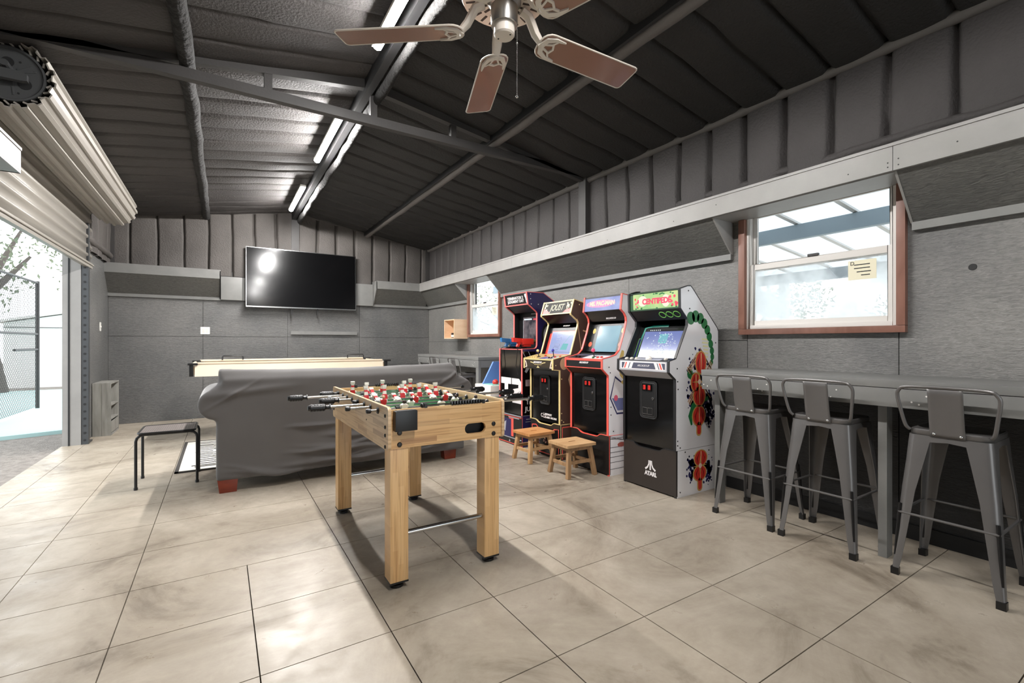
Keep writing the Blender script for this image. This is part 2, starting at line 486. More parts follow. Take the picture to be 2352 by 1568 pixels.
def prepare_text():
    """letter meshes made once, while the scene is still small"""
    obs = []
    for key in TEXTS:
        body, size, shear, bold, spacing, align = key
        cu = bpy.data.curves.new('txt', 'FONT'); cu.body = body; cu.size = size; cu.extrude = 0.0006
        cu.align_x = align; cu.align_y = 'CENTER'; cu.shear = shear; cu.offset = bold; cu.space_character = spacing; cu.resolution_u = 3
        ob = bpy.data.objects.new('txt', cu); COL.objects.link(ob); obs.append(ob)
    dg = bpy.context.evaluated_depsgraph_get()
    for key, ob in zip(TEXTS, obs): TCACHE[key] = bpy.data.meshes.new_from_object(ob.evaluated_get(dg))
    for ob in obs:
        cu = ob.data; bpy.data.objects.remove(ob); bpy.data.curves.remove(cu)
prepare_text()
def text(name, body, size, Mx, mat, parent, h=0.0012, shear=0.0, sx=1.0, bold=0.0, spacing=1.0, align='CENTER'):
    me = TCACHE[(body, size, shear, bold, spacing, align)].copy()
    me.transform(Mx @ Matrix.Diagonal((sx, 1, 1, 1)))
    me.materials.clear(); me.materials.append(mat)
    me.name = name
    return finish(name, me, parent, smooth=False, fix=False)
# ------------------------------------------------------------------ room shell
WL, WR, BK, FR = -1.39, 3.583, 8.85, -3.2       # wall planes
RX, RZ, EZ = 1.09, 3.50, 3.09                    # ridge, eaves
def roofz(x): return RZ - (RZ - EZ) * abs(x - RX) / (WR - RX)

# floor: sawn concrete slabs over a dark bed
fl = struct('floor')
MB().box(-1.56, FR, -0.14, WR + 0.12, BK + 0.1, -0.016).build('slab_bed', M['joint'], fl)
XS = [-1.56, -1.35, -0.862, -0.373, 0.12, 0.60, 1.09, 1.57, 2.06, 3.13, WR + 0.10]
YS = [FR] + [0.91 + 0.4895 * k for k in range(-8, 17)]
YS = [y for y in YS if y < BK - 0.2] + [BK + 0.08]
cache = {}
for i in range(len(XS) - 1):
    for j in range(len(YS) - 1):
        x0_, x1_ = XS[i], XS[i + 1]
        if YS[j] > 2.8 and abs(x1_ - 0.12) < .01: x1_ = XS[i + 2]     # no cut along x=0.12 in the far part
        if YS[j] > 2.8 and abs(x0_ - 0.12) < .01: continue
        w, d = x1_ - x0_, YS[j + 1] - YS[j]
        key = (round(w, 3), round(d, 3))
        g = 0.0022
        if key not in cache:
            me = bpy.data.meshes.new('slab')
            b = MB().box(-w / 2 + g, -d / 2 + g, -0.03, w / 2 - g, d / 2 - g, 0)
            me.from_pydata(b.v, [], b.f); me.materials.append(M['concrete'])
            cache[key] = me
        o = bpy.data.objects.new('slab', cache[key]); COL.objects.link(o)
        o.parent = fl; o.location = ((x0_ + x1_) / 2, (YS[j] + YS[j + 1]) / 2, 0)

# lower wall sheets
T = 0.12
def wall_sheets(wall, rects, plane, a, b, mat, g=0.0025):
    for (u0, z0, u1, z1) in rects:
        m = MB()
        if plane == 'x': m.box(a, u0 + g, z0 + g, b, u1 - g, z1 - g)
        else: m.box(u0 + g, a, z0 + g, u1 - g, b, z1 - g)
        m.build('board_panel', mat, wall)
wr = struct('wall_right')
W1 = (1.145, 2.125, 1.31, 2.25)      # window openings y0 y1 z0 z1
W2 = (6.00, 6.985, 1.34, 2.25)
ZT = 2.36
wall_sheets(wr, [(FR, 0.87, -0.12, 1.22), (FR, 1.22, -0.12, ZT), (-0.12, 0.87, W1[0], ZT), (W1[0], 0.87, W1[1], W1[2]), (W1[0], W1[3], W1[1], ZT),
                 (W1[1], 0, 3.4, 1.22), (W1[1], 1.22, 3.4, ZT), (3.4, 0, 4.9, 1.22), (3.4, 1.22, 4.9, ZT), (4.9, 0, W2[0], 1.22), (4.9, 1.22, W2[0], ZT),
                 (W2[0], 0, W2[1], W2[2]), (W2[0], W2[3], W2[1], ZT), (W2[1], 0, BK, 1.22), (W2[1], 1.22, BK, ZT)], 'x', WR, WR + 0.02, M['osb_lit'])
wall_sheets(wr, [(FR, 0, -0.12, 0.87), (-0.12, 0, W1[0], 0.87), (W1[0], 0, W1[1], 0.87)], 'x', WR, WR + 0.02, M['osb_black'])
b = MB()
for (y0, y1, z0, z1) in ((FR, W1[0], 0, 3.3), (W1[0], W1[1], 0, W1[2]), (W1[0], W1[1], W1[3], 3.3), (W1[1], W2[0], 0, 3.3), (W2[0], W2[1], 0, W2[2]), (W2[0], W2[1], W2[3], 3.3), (W2[1], BK + .1, 0, 3.3)):
    b.box(WR + 0.02, y0, z0, WR + T, y1, z1)
b.build('outer_sheathing', M['steel_dark'], wr)
wb = struct('wall_back')
wall_sheets(wb, [(WL, 0, -0.24, 1.3), (-0.24, 0, 0.98, 1.3), (0.98, 0, 2.2, 1.3), (2.2, 0, WR, 0.78), (2.2, 0.78, WR, 1.3),
                 (WL, 1.3, -0.24, 2.36), (-0.24, 1.3, 0.98, 2.36), (0.98, 1.3, 2.2, 2.36), (2.2, 1.3, WR, 2.36)], 'y', BK, BK + 0.02, M['osb'])
MB().box(WL - .16, BK + 0.02, 0, WR + T, BK + 0.12, 3.62).build('outer_sheathing', M['steel_dark'], wb)
wl = struct('wall_left')
DY0, DY1, DZ = 4.05, 7.30, 2.62      # roll-up door opening
wall_sheets(wl, [(DY1, 0, BK, 2.36), (FR, 0, 0.5, 2.36), (0.5, 0, 2.3, 2.36), (2.3, 0, DY0, 2.36)], 'x', WL - 0.02, WL, M['osb'])
b = MB()
b.box(WL - 0.16, DY1, 0, WL - 0.02, BK + .1, 3.3); b.box(WL - 0.16, FR, 0, WL - 0.02, DY0, 3.3); b.box(WL - 0.16, DY0, DZ, WL - 0.02, DY1, 3.3)
b.build('outer_sheathing', M['steel_dark'], wl)
b = MB().lathe([(0.0, -0.003), (0.017, -0.003), (0.019, 0.0)], (WR, 0.81, 1.627), 16, axis='x'); b.build('wall_hole', M['blackm'], wr)
wf = struct('wall_front')
wall_sheets(wf, [(WL - .1, 0, 0.9, 2.4), (3.3, 0, WR + .1, 2.4), (WL - .1, 2.4, WR + .1, 3.6)], 'y', FR - 0.05, FR, M['osb'])

# sprayed foam sheets between ribs
def foam(name, mat, parent, P, N, u0, u1, v0, v1, du, dv, off, step, bulge=0.055, flat=None):
    nu = max(2, int((u1 - u0) / du)); nv = max(2, int((v1 - v0) / dv)); N = Vector(N)
    m = MB(); vs = []; fs = []
    for j in range(nv + 1):
        v = v0 + (v1 - v0) * j / nv
        for i in range(nu + 1):
            u = u0 + (u1 - u0) * i / nu
            p = Vector(P(u, v))
            vv = v + 0.022 * noise.noise(p * 0.9) + 0.008 * noise.noise(p * 4)
            ph = ((vv - off) % step) / step
            rid = int((vv - off) // step)
            dep = 0.55 + 0.45 * math.sin(rid * 12.9898) 
            q = min(ph, 1 - ph) * step / (0.009 + 0.013 * dep)
            h = bulge * ((1 - math.exp(-q * q * 1.2)) * (0.75 + 0.25 * dep) + 0.14 * math.sin(PI * ph))
            h += 0.012 * noise.noise(p * 2.2) + 0.005 * noise.noise(p * 7.0)
            vs.append(p + N * h)
    for j in range(nv):
        for i in range(nu):
            a = j * (nu + 1) + i
            fs.append((a, a + 1, a + nu + 2, a + nu + 1))
    m.add(vs, fs)
    return m.build(name, mat, parent, angle=80, fix=False)
def soft_tube(name, mat, parent, p0, p1, r, n=10, seg=0.12, wob=0.012, sx=1.0):
    p0 = Vector(p0); p1 = Vector(p1); k = max(2, int((p1 - p0).length / seg))
    pts = []; rs = []
    for i in range(k + 1):
        p = p0.lerp(p1, i / k)
        pts.append(p + Vector((noise.noise(p * 3), 0, noise.noise(p * 3 + Vector((9, 0, 0))))) * wob)
        rs.append(r * (1 + 0.14 * noise.noise(p * 5)))
    return MB().tube(pts, rs, n, sx=sx).build(name, mat, parent, angle=80)
foam('foam_panel', M['foam_shade'], wr, lambda u, v: (WR + 0.015, v, u), (-1, 0, 0), 2.30, 3.12, FR, BK, 0.09, 0.013, 0.871, 0.315)
foam('foam_panel', M['foam'], wl, lambda u, v: (WL - 0.015, v, u), (1, 0, 0), 2.34, 3.12, FR, DY0, 0.09, 0.02, 0.1, 0.315)
foam('foam_panel', M['foam'], wl, lambda u, v: (WL - 0.015, v, u), (1, 0, 0), 2.34, 3.12, DY1, BK, 0.09, 0.02, 0.1, 0.315)
foam('foam_panel', M['foam'], wl, lambda u, v: (WL - 0.03, v, u), (1, 0, 0), DZ, 3.12, DY0, DY1, 0.09, 0.02, 0.1, 0.315, bulge=0.02)
foam('foam_panel', M['foam'], wb, lambda u, v: (v, BK + 0.01, u), (0, -1, 0), 2.28, 3.56, WL, WR, 0.09, 0.010, 0.157, 0.325, bulge=0.06)
soft_tube('girt', M['foam_shade'], wr, (WR - 0.01, FR, 2.475), (WR - 0.01, 2.95, 2.475), 0.035, wob=0.02)
soft_tube('girt', M['foam'], wl, (WL + 0.03, DY1, 2.46), (WL + 0.03, BK, 2.46), 0.045)
soft_tube('eave_strut', M['strut'], wr, (WR - 0.04, FR, 3.055), (WR - 0.04, BK, 3.055), 0.038, wob=0.006)
soft_tube('eave_strut', M['steel_dark'], wl, (WL + 0.05, FR, 3.05), (WL + 0.05, BK, 3.05), 0.045, wob=0.006)
b = MB(); b.bar((WL, BK - 0.02, EZ - 0.02), (RX, BK - 0.02, RZ - 0.03), 0.05, 0.05); b.bar((RX, BK - 0.02, RZ - 0.03), (WR, BK - 0.02, EZ - 0.02), 0.05, 0.05)
b.build('rake_trim', M['foam'], wb)
MB().box(1.035, BK - 0.075, 2.3, 1.155, BK - 0.01, 3.40).build('ridge_post', M['steel_dark'], wb)
MB().box(WR - 0.10, 3.96, 2.34, WR - 0.02, 4.08, 3.10).build('steel_post', M['steel_dark'], wr)
MB().box(WR - 0.10, BK - 0.10, 2.34, WR - 0.01, BK - 0.02, 3.10).build('corner_post', M['steel_dark'], wr)
MB().box(WL + 0.01, BK - 0.10, 2.34, WL + 0.08, BK - 0.02, 3.08).build('corner_post', M['steel_dark'], wl)

ce = struct('ceiling')
sl = (RZ - EZ) / (WR - RX); nl = Vector((0, 0, -1))
foam('foam_panel', M['foamc_shade'], ce, lambda u, v: (u, v, roofz(u)), (0, 0, -1), RX, WR + .05, FR, BK, 0.11, 0.02, 0.87, 0.315, bulge=0.05)
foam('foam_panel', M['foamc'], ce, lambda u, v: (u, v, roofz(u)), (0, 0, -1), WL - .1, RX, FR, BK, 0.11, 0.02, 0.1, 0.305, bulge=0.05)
MB().box(WL - .3, FR - .1, 3.62, WR + .3, BK + .2, 3.66).build('roof_sheet', M['steel_dark'], ce)
soft_tube('purlin', M['strut'], ce, (2.36, FR, 3.20), (2.33, BK, 3.22), 0.045, wob=0.008)
soft_tube('purlin', M['foam_r'], ce, (-0.235, FR, 3.20), (-0.19, BK, 3.21), 0.052, wob=0.014)
MB().box(2.27, FR, 3.20, 2.295, BK, 3.30).build('purlin_lip', M['blackm'], ce)
soft_tube('ridge_beam', M['foam_r'], ce, (1.15, FR, 3.31), (1.15, BK, 3.31), 0.050, wob=0.018, seg=0.06, sx=0.7)
MB().box(1.04, FR, 3.33, 1.10, BK, 3.47).build('ridge_beam', M['blackm'], ce)
# roof truss with hangers
TY = 4.03
MB().box(WL + 0.02, TY - 0.03, 3.08, WR - 0.06, TY + 0.03, 3.155).build('truss_chord', M['steel_dark'], ce)
b = MB(); b.bar((WL, TY, EZ - 0.02), (RX, TY, RZ - 0.07), 0.06, 0.09); b.bar((RX, TY, RZ - 0.07), (WR, TY, EZ - 0.02), 0.06, 0.09)
b.build('rafter', M['steel_dark'], ce)
for x in (-0.53, 0.31, 1.12, 1.875):
    MB().box(x - 0.028, TY - 0.025, 3.15, x + 0.028, TY + 0.025, roofz(x) - 0.04).build('truss_post', M['steel_dark'], ce)

# ------------------------------------------------------------------ ledges (fascia, shelf board, sloped plywood, cleats)
t1 = struct('trim_1')
MB().box(3.28, -0.6, 2.195, 3.30, 1.075, 2.336).build('fascia_board', M['fascia'], t1)
MB().box(3.28, 1.078, 2.195, 3.30, 5.2, 2.336).build('fascia_board', M['fascia'], t1)
MB().box(3.28, 5.202, 2.195, 3.30, BK - 0.28, 2.336).build('fascia_board', M['fascia'], t1)
MB().box(3.28, FR, 2.195, 3.30, -0.602, 2.336).build('fascia_board', M['fascia'], t1)
MB().box(3.274, FR, 2.336, WR - 0.001, BK - 0.02, 2.354).build('shelf_board', M['fascia'], t1)
MB().box(3.3, W1[0] - 0.07, 2.188, WR - 0.001, W1[1] + 0.115, 2.2).build('soffit_board', M['fascia'], t1)
MB().box(3.3, W2[0] - 0.05, 2.188, WR - 0.001, W2[1] + 0.045, 2.2).build('soffit_board', M['fascia'], t1)
b = MB()
for y, z in ((1.10, 2.22), (1.10, 2.245), (1.05, 2.22), (1.05, 2.255), (1.30, 2.24), (2.2, 2.28), (2.6, 2.24), (3.4, 2.23), (4.1, 2.28), (4.12, 2.25), (0.8, 2.26)):
    b.cyl((3.2785, y, z), (3.2805, y, z), 0.004, n=6)
b.build('screw_head', M['blackm'], t1)
def sloped(y0, y1, caps):
    MB().prism([(3.30, 2.20), (3.555, 1.93), (3.567, 1.94), (3.312, 2.212)], 'xz', y0, y1).build('sloped_panel', M['osb2'], t1)
    MB().box(3.545, y0, 1.882, WR - .001, y1, 1.931).build('cleat', M['fascia_d'], t1)
    for yc in caps:
        MB().prism([(3.302, 2.194), (3.556, 1.925), (3.58, 1.925), (3.58, 2.194)], 'xz', yc - 0.006, yc + 0.006).build('end_panel', M['fascia'], t1)
sloped(FR, 1.07, (1.072,)); sloped(2.245, 5.935, (2.247, 5.933)); sloped(7.035, BK - 0.03, (7.037,))
t2 = struct('trim_2')
YF = BK - 0.28
MB().box(WL, YF, 2.205, -0.005, YF + 0.02, 2.325).build('fascia_board', M['fascia_d'], t2)
MB().box(WL, YF, 2.325, 0.0, BK - .001, 2.343).build('shelf_board', M['fascia_d'], t2)
MB().prism([(YF + 0.0, 2.21), (BK - 0.03, 1.93), (BK - 0.02, 1.942), (YF + 0.012, 2.222)], 'yz', WL, -0.015).build('sloped_panel', M['osb2'], t2)
MB().box(WL, BK - 0.036, 1.885, -0.003, BK - .001, 1.931).build('cleat', M['fascia_d'], t2)
MB().prism([(YF, 2.205), (BK - 0.03, 1.9), (BK - .002, 1.9), (BK - .002, 2.325), (YF, 2.325)], 'yz', -0.014, -0.003).build('end_panel', M['blackm'], t2)
t3 = struct('trim_3')
MB().box(2.44, YF, 2.205, 3.28, YF + 0.02, 2.335).build('fascia_board', M['fascia_d'], t3)
MB().box(2.44, YF, 2.335, 3.28, BK - .001, 2.352).build('shelf_board', M['fascia_d'], t3)
MB().prism([(YF + 0.0, 2.21), (BK - 0.03, 1.93), (BK - 0.02, 1.942), (YF + 0.012, 2.222)], 'yz', 2.46, 3.50).build('sloped_panel', M['osb2'], t3)
MB().box(2.44, BK - 0.036, 1.885, WR - 0.04, BK - .001, 1.931).build('cleat', M['fascia_d'], t3)
MB().prism([(YF, 2.205), (BK - 0.03, 1.9), (BK - .002, 1.9), (BK - .002, 2.335), (YF, 2.335)], 'yz', 2.442, 2.456).build('end_panel', M['fascia_d'], t3)
t4 = struct('trim_4')
MB().box(0.002, BK - 0.075, 1.895, 0.30, BK - .001, 2.27).build('backing_board', M['fascia_d'], t4, bevel=0.003)
MB().box(0.305, BK - 0.055, 1.895, 2.10, BK - .001, 2.27).build('backing_board', M['fascia_d'], t4)
MB().box(2.105, BK - 0.075, 1.895, 2.436, BK - .001, 2.30).build('backing_board', M['fascia_d'], t4, bevel=0.003)
t5 = struct('trim_5')
MB().box(-1.02, FR, 2.215, -1.0, 3.86, 2.335).build('fascia_board', M['fascia'], t5)
MB().box(WL + .001, FR, 2.335, -0.995, 3.86, 2.352).build('shelf_board', M['fascia'], t5)
MB().box(WL + .001, 3.842, 2.2, -1.003, 3.86, 2.333).build('end_panel', M['fascia'], t5)
MB().box(WL + .001, FR, 2.20, -1.0, 3.86, 2.214).build('soffit_board', M['fascia'], t5)
b6 = struct('baseboard_right')
MB().box(WR - 0.012, FR, 0, WR - .001, 2.3, 0.09).build('base_strip', M['blackm'], b6)

# ------------------------------------------------------------------ windows
def window(name, y0, y1, z0, z1, sticker):
    w = struct(name, (WR, (y0 + y1) / 2, z0))
    X0, X1 = WR - 0.045, WR - .001
    ZC = 2.186
    MB().box(X0, y0 - 0.045, z0, X1, y0, ZC).build('casing_board', M['brown'], w, bevel=0.002)
    MB().box(X0, y1, z0, X1, y1 + 0.05, ZC).build('casing_board', M['brown'], w, bevel=0.002)
    MB().box(X0, y0 - 0.045, z0 - 0.045, X1, y1 + 0.05, z0 - 0.002).build('casing_board', M['brown'], w, bevel=0.002)
    b = MB(); xa, xb = WR - 0.012, WR + 0.075; f = 0.028
    b.box(xa, y0, z0, xb, y0 + f, z1); b.box(xa, y1 - f, z0, xb, y1, z1); b.box(xa, y0 + f, z0, xb, y1 - f, z0 + f); b.box(xa, y0 + f, z1 - f, xb, y1 - f, z1)
    b.build('window_frame', M['vinyl'], w, bevel=0.002)
    zm = (z0 + z1) / 2 + 0.01
    def sash(x, za, zb, glass, ft):
        s_ = MB(); ya, yb = y0 + f, y1 - f
        s_.box(x, ya, za, x + 0.026, ya + 0.03, zb); s_.box(x, yb - 0.03, za, x + 0.026, yb, zb)
        s_.box(x, ya + 0.03, za, x + 0.026, yb - 0.03, za + 0.035); s_.box(x, ya + 0.03, zb - ft, x + 0.026, yb - 0.03, zb)
        o = s_.build('sash', M['vinyl'], w, bevel=0.002)
        MB().box(x + 0.011, ya + 0.028, za + 0.033, x + 0.015, yb - 0.028, zb - ft + 0.002).build('pane', glass, o)
        return o
    sash(WR + 0.036, zm - 0.02, z1 - f, M['glass'], 0.03)
    lo = sash(WR + 0.002, z0 + f, zm + 0.03, M['glassh'], 0.045)
    MB().box(WR - 0.006, (y0 + y1) / 2 - 0.03, zm + 0.03, WR + 0.02, (y0 + y1) / 2 + 0.04, zm + 0.05).build('latch', M['steel_dark'], w, bevel=0.004)
    ys, zs = y0 + 0.12, zm - 0.17
    MB().box(WR + 0.0105, ys, zs, WR + 0.0125, ys + 0.16, zs + 0.13).build('paper_sticker', M['sticker'], lo)
    Ms = frame((WR + 0.0098, ys + 0.08, zs + 0.065), (0, -1, 0), (0, 0, 1))
    b = MB()
    for (a, c, ww) in ((0.0, 0.035, 0.09), (0.0, 0.012, 0.09), (0.01, -0.012, 0.08), (0.02, -0.035, 0.05)): b.mprism([(a - ww / 2, c - .003), (a + ww / 2, c - .003), (a + ww / 2, c + .003), (a - ww / 2, c + .003)], Ms, 0, 0.0005)
    b.build('print_line', M['blackm'], lo)
    text('lettering', 'D', 0.035, Ms @ Matrix.Translation((-0.055, 0.045, 0)) , M['black'], lo, h=0.0006)
M['sticker'] = pbr('paper_sticker', (222, 216, 190), 0.6)
window('window_1', *W1, True)
window('window_2', *W2, True)

# ------------------------------------------------------------------ roll-up door
d1 = struct('door_1', (WL, (DY0 + DY1) / 2, 0))
M['curtain'] = pbr('beige_door_sheet', (148, 143, 135), 0.4, metal=0.1)
M['plate'] = pbr('dark_end_plate', (84, 85, 86), 0.4, metal=0.35)
DC, DR = (-1.13, 2.90), 0.205        # drum axis x z, radius
prof = []
NR = 17
for k in range(NR):                                            # ribbed drum, trapezoid ribs
    a = 360 / NR * k
    for da, rr in ((0, DR), (9.5, DR + 0.004), (11.5, DR + 0.02), (18.5, DR + 0.02), (20.6, DR)):
        prof.append((DC[0] + rr * math.cos(R(a + da)), DC[1] + rr * math.sin(R(a + da))))
n = len(prof); m = MB()
ya, yb = 4.13, 7.60
inner = [(DC[0] + (p[0] - DC[0]) * 0.965, DC[1] + (p[1] - DC[1]) * 0.965) for p in prof]
vs = [(p[0], y, p[1]) for y in (ya, yb) for p in prof] + [(p[0], y, p[1]) for y in (ya, yb) for p in inner]
fs = []
for i in range(n):
    j = (i + 1) % n
    fs += [(i, j, n + j, n + i), (2 * n + j, 2 * n + i, 3 * n + i, 3 * n + j), (j, i, 2 * n + i, 2 * n + j), (n + i, n + j, 3 * n + j, 3 * n + i)]
m.add(vs, fs); m.build('drum', M['curtain'], d1, angle=25)
for yy, s_ in ((ya + 0.03, -1), (yb - 0.03, 1)):
    ep = MB().lathe([(0.0, 0.012), (0.172, 0.012), (0.172, -0.012), (0.160, -0.012), (0.154, 0.0), (0.0, 0.0)], (DC[0], yy, DC[1]), 36, axis='y' ).build('end_plate', M['plate'], d1)
    if s_ < 0:
        h = MB()
        for a, rr, q in ((95, 0.075, 0.030), (-35, 0.085, 0.034), (200, 0.09, 0.034), (20, 0.12, 0.006), (60, 0.1, 0.006), (-70, 0.12, 0.006), (140, 0.11, 0.006)):
            c = (DC[0] + rr * math.cos(R(a)), yy - 0.002, DC[1] + rr * math.sin(R(a)))
            h.cyl(c, (c[0], yy + 0.006, c[2]), q, n=16)
        h.build('plate_hole', M['blackm'], ep)
        h = MB()
        for a in (25, 45, -75, 165, 230): 
            h.bar((DC[0] + 0.05 * math.cos(R(a)), yy - 0.001, DC[1] + 0.05 * math.sin(R(a))), (DC[0] + 0.13 * math.cos(R(a - 6)), yy - 0.001, DC[1] + 0.13 * math.sin(R(a - 6))), 0.006, 0.008)
        h.build('pressed_rib', M['plate'], ep)
        h = MB()
        for k in range(26):
            a = 360 / 26 * k
            h.bar((DC[0] + 0.176 * math.cos(R(a)), yy, DC[1] + 0.176 * math.sin(R(a))), (DC[0] + 0.196 * math.cos(R(a + 7)), yy, DC[1] + 0.196 * math.sin(R(a + 7))), 0.016, 0.010)
        h.build('sheet_coil', M['curtain'], ep)
b = MB(); b.box(WL, ya - 0.05, 2.84, -1.06, ya - 0.012, 2.90); b.prism([(-1.06, 2.84), (-1.03, 2.845), (-1.03, 2.885), (-1.06, 2.90)], 'xz', ya - 0.05, ya - 0.012)
b.cyl((DC[0], ya - 0.06, DC[1] + 0.03), (DC[0], ya + 0.03, DC[1] + 0.03), 0.02, n=10)
b.build('drum_bracket', M['plate'], d1)
XC = -1.345
m = MB(); pts = []; z = 2.16; per = 0.108
while z < 2.93:
    pts += [(XC, z), (XC, z + per * 0.58), (XC + 0.018, z + per * 0.66), (XC + 0.018, z + per * 0.9), (XC, z + per * 0.99)]
    z += per
vs = []; fs = []
for (x, zz) in pts: vs += [(x, DY0 - 0.03, zz), (x, 7.50, zz)]
for i in range(len(pts) - 1): fs.append((2 * i, 2 * i + 1, 2 * i + 3, 2 * i + 2))
m.add(vs, fs)
o = m.build('curtain', M['curtain'], d1, angle=20)
sm = o.modifiers.new('s', 'SOLIDIFY'); sm.thickness = 0.002
b = MB(); b.box(XC - 0.02, DY0 - 0.03, 2.10, XC + 0.022, 7.505, 2.165); b.box(XC + 0.022, DY0 - .03, 2.135, XC + 0.034, 7.505, 2.15)
b.build('bottom_bar', M['curtain'], d1, bevel=0.003)
# tracks and jambs
b = MB(); b.box(WL + .001, DY1 + 0.0, 0, -1.325, DY1 + 0.06, 2.62); b.box(WL + .001, DY1 + 0.08, 0, -1.33, DY1 + 0.23, 0.02)
b.build('guide_track', pbr('dark_track', (66, 68, 70), 0.45, metal=0.3), d1)
b = MB()
for k in range(30): b.cyl((-1.357, DY1 - 0.004, 0.05 + k * 0.085), (-1.357, DY1 + 0.001, 0.05 + k * 0.085), 0.014, n=6)
b.build('track_hole', M['blackm'], d1)
MB().box(-1.552, DY1 - 0.012, 0, WL, DY1 - .001, 2.62).build('jamb_board', M['fascia'], d1)
MB().box(-1.50, DY1 - 0.02, 0, -1.485, DY1 - 0.012, 2.62).build('jamb_strip', M['blackm'], d1)
MB().box(-1.552, DY0 + .001, 0, WL, DY0 + 0.012, 2.62).build('jamb_board', M['fascia'], d1)
MB().box(WL + .001, DY0 - 0.06, 0, -1.325, DY0, 2.62).build('guide_track', M['steel_dark'], d1)
# ------------------------------------------------------------------ lamps along the ridge
M['led'] = emit_mat('lit_diffuser', (1.0, 0.98, 0.96), LED)
def led(y0, y1, label, k=1.0):
    x, z = 0.94, 3.30
    t = thing('strip_light', label, 'light', (x, (y0 + y1) / 2, z - 0.03), 'strip lights along the roof ridge')
    MB().box(x - 0.035, y0, z + 0.002, x + 0.035, y1, z + 0.03).build('housing', M['white'], t, bevel=0.004)
    for yy in (y0 + 0.2, y1 - 0.2): MB().box(x - 0.005, yy - .005, z + 0.03, x + 0.005, yy + 0.005, roofz(x)).build('hanger', M['steel_dark'], t)
    b = MB(); b.prism([(x - 0.028, z + 0.002), (x - 0.024, z - 0.016), (x, z - 0.026), (x + 0.024, z - 0.016), (x + 0.028, z + 0.002)], 'xz', y0 + 0.02, y1 - 0.02)
    b.build('diffuser', emit_mat('lit_diffuser', (1.0, 0.98, 0.96), LED * k), t)
led(6.75, 8.05, 'lit white strip light nearest the television wall, above the ridge post', 1.15)
led(4.42, 5.72, 'lit white strip light under the middle of the ridge, just behind the roof truss', 1.15)
led(2.02, 3.30, 'lit white strip light partly hidden behind a ceiling fan blade', 0.7)
led(-0.40, 0.90, 'lit strip light above the viewer, seen only in the television reflection', 0.6)

# ------------------------------------------------------------------ ceiling fan
FX, FY, FZ = 1.06, 1.742, 2.558
M['fan_white'] = pbr('aged_white_enamel', (214, 205, 194), 0.35)
M['blade'] = pbr('rosy_wood_laminate', (142, 106, 88), 0.26, var=(3, 0.35, (156, 112, 98)), coat=0.35, stretch=(1, 1, 1))
M['nickel'] = pbr('brushed_nickel', (170, 168, 164), 0.28, metal=0.9)
fan = thing('ceiling_fan', 'white five bladed ceiling fan with brown blades and ornate blade arms', 'fan', (FX, FY, FZ))
b = MB().lathe([(0.0, 2.715), (0.185, 2.715), (0.190, 2.725), (0.186, 2.80), (0.165, 2.86), (0.09, 2.89), (0.03, 2.90)], (FX, FY, 0), 40)
mh = b.build('motor_housing', M['fan_white'], fan)
b = MB()
for ring, (r0, r1, k) in enumerate(((0.085, 0.118, 20), (0.130, 0.172, 24))):
    for i in range(k):
        a = 2 * PI * (i + 0.5 * ring) / k
        c, s_ = math.cos(a), math.sin(a)
        b.bar((FX + r0 * c, FY + r0 * s_, 2.7145), (FX + r1 * c, FY + r1 * s_, 2.7145), 0.011, 0.002)
b.build('vent_slot', pbr('vent_shadow', (62, 52, 46), 0.8), mh)
MB().lathe([(0.0, 2.60), (0.058, 2.60), (0.060, 2.615), (0.060, 2.68), (0.075, 2.70), (0.075, 2.716)], (FX, FY, 0), 32).build('switch_housing', M['nickel'], fan)
b = MB().lathe([(0.0, 2.553), (0.040, 2.553), (0.046, 2.560), (0.046, 2.601)], (FX, FY, 0), 32)
cp = b.build('end_cap', M['fan_white'], fan)
b = MB()
for a in (120, 300): b = MB(); b.cyl((FX + .03 * math.cos(R(a)), FY + .03 * math.sin(R(a)), 2.5515), (FX + .03 * math.cos(R(a)), FY + .03 * math.sin(R(a)), 2.554), 0.004, n=6); b.build('screw', M['blackm'], cp)
MB().cyl((FX, FY, 2.89), (FX, FY, 3.40), 0.014).build('downrod', M['fan_white'], fan)
MB().lathe([(0.015, 3.30), (0.06, 3.34), (0.07, 3.42)], (FX, FY, 0), 24).build('canopy', M['fan_white'], fan)
pitch = R(-12)
blade0 = None
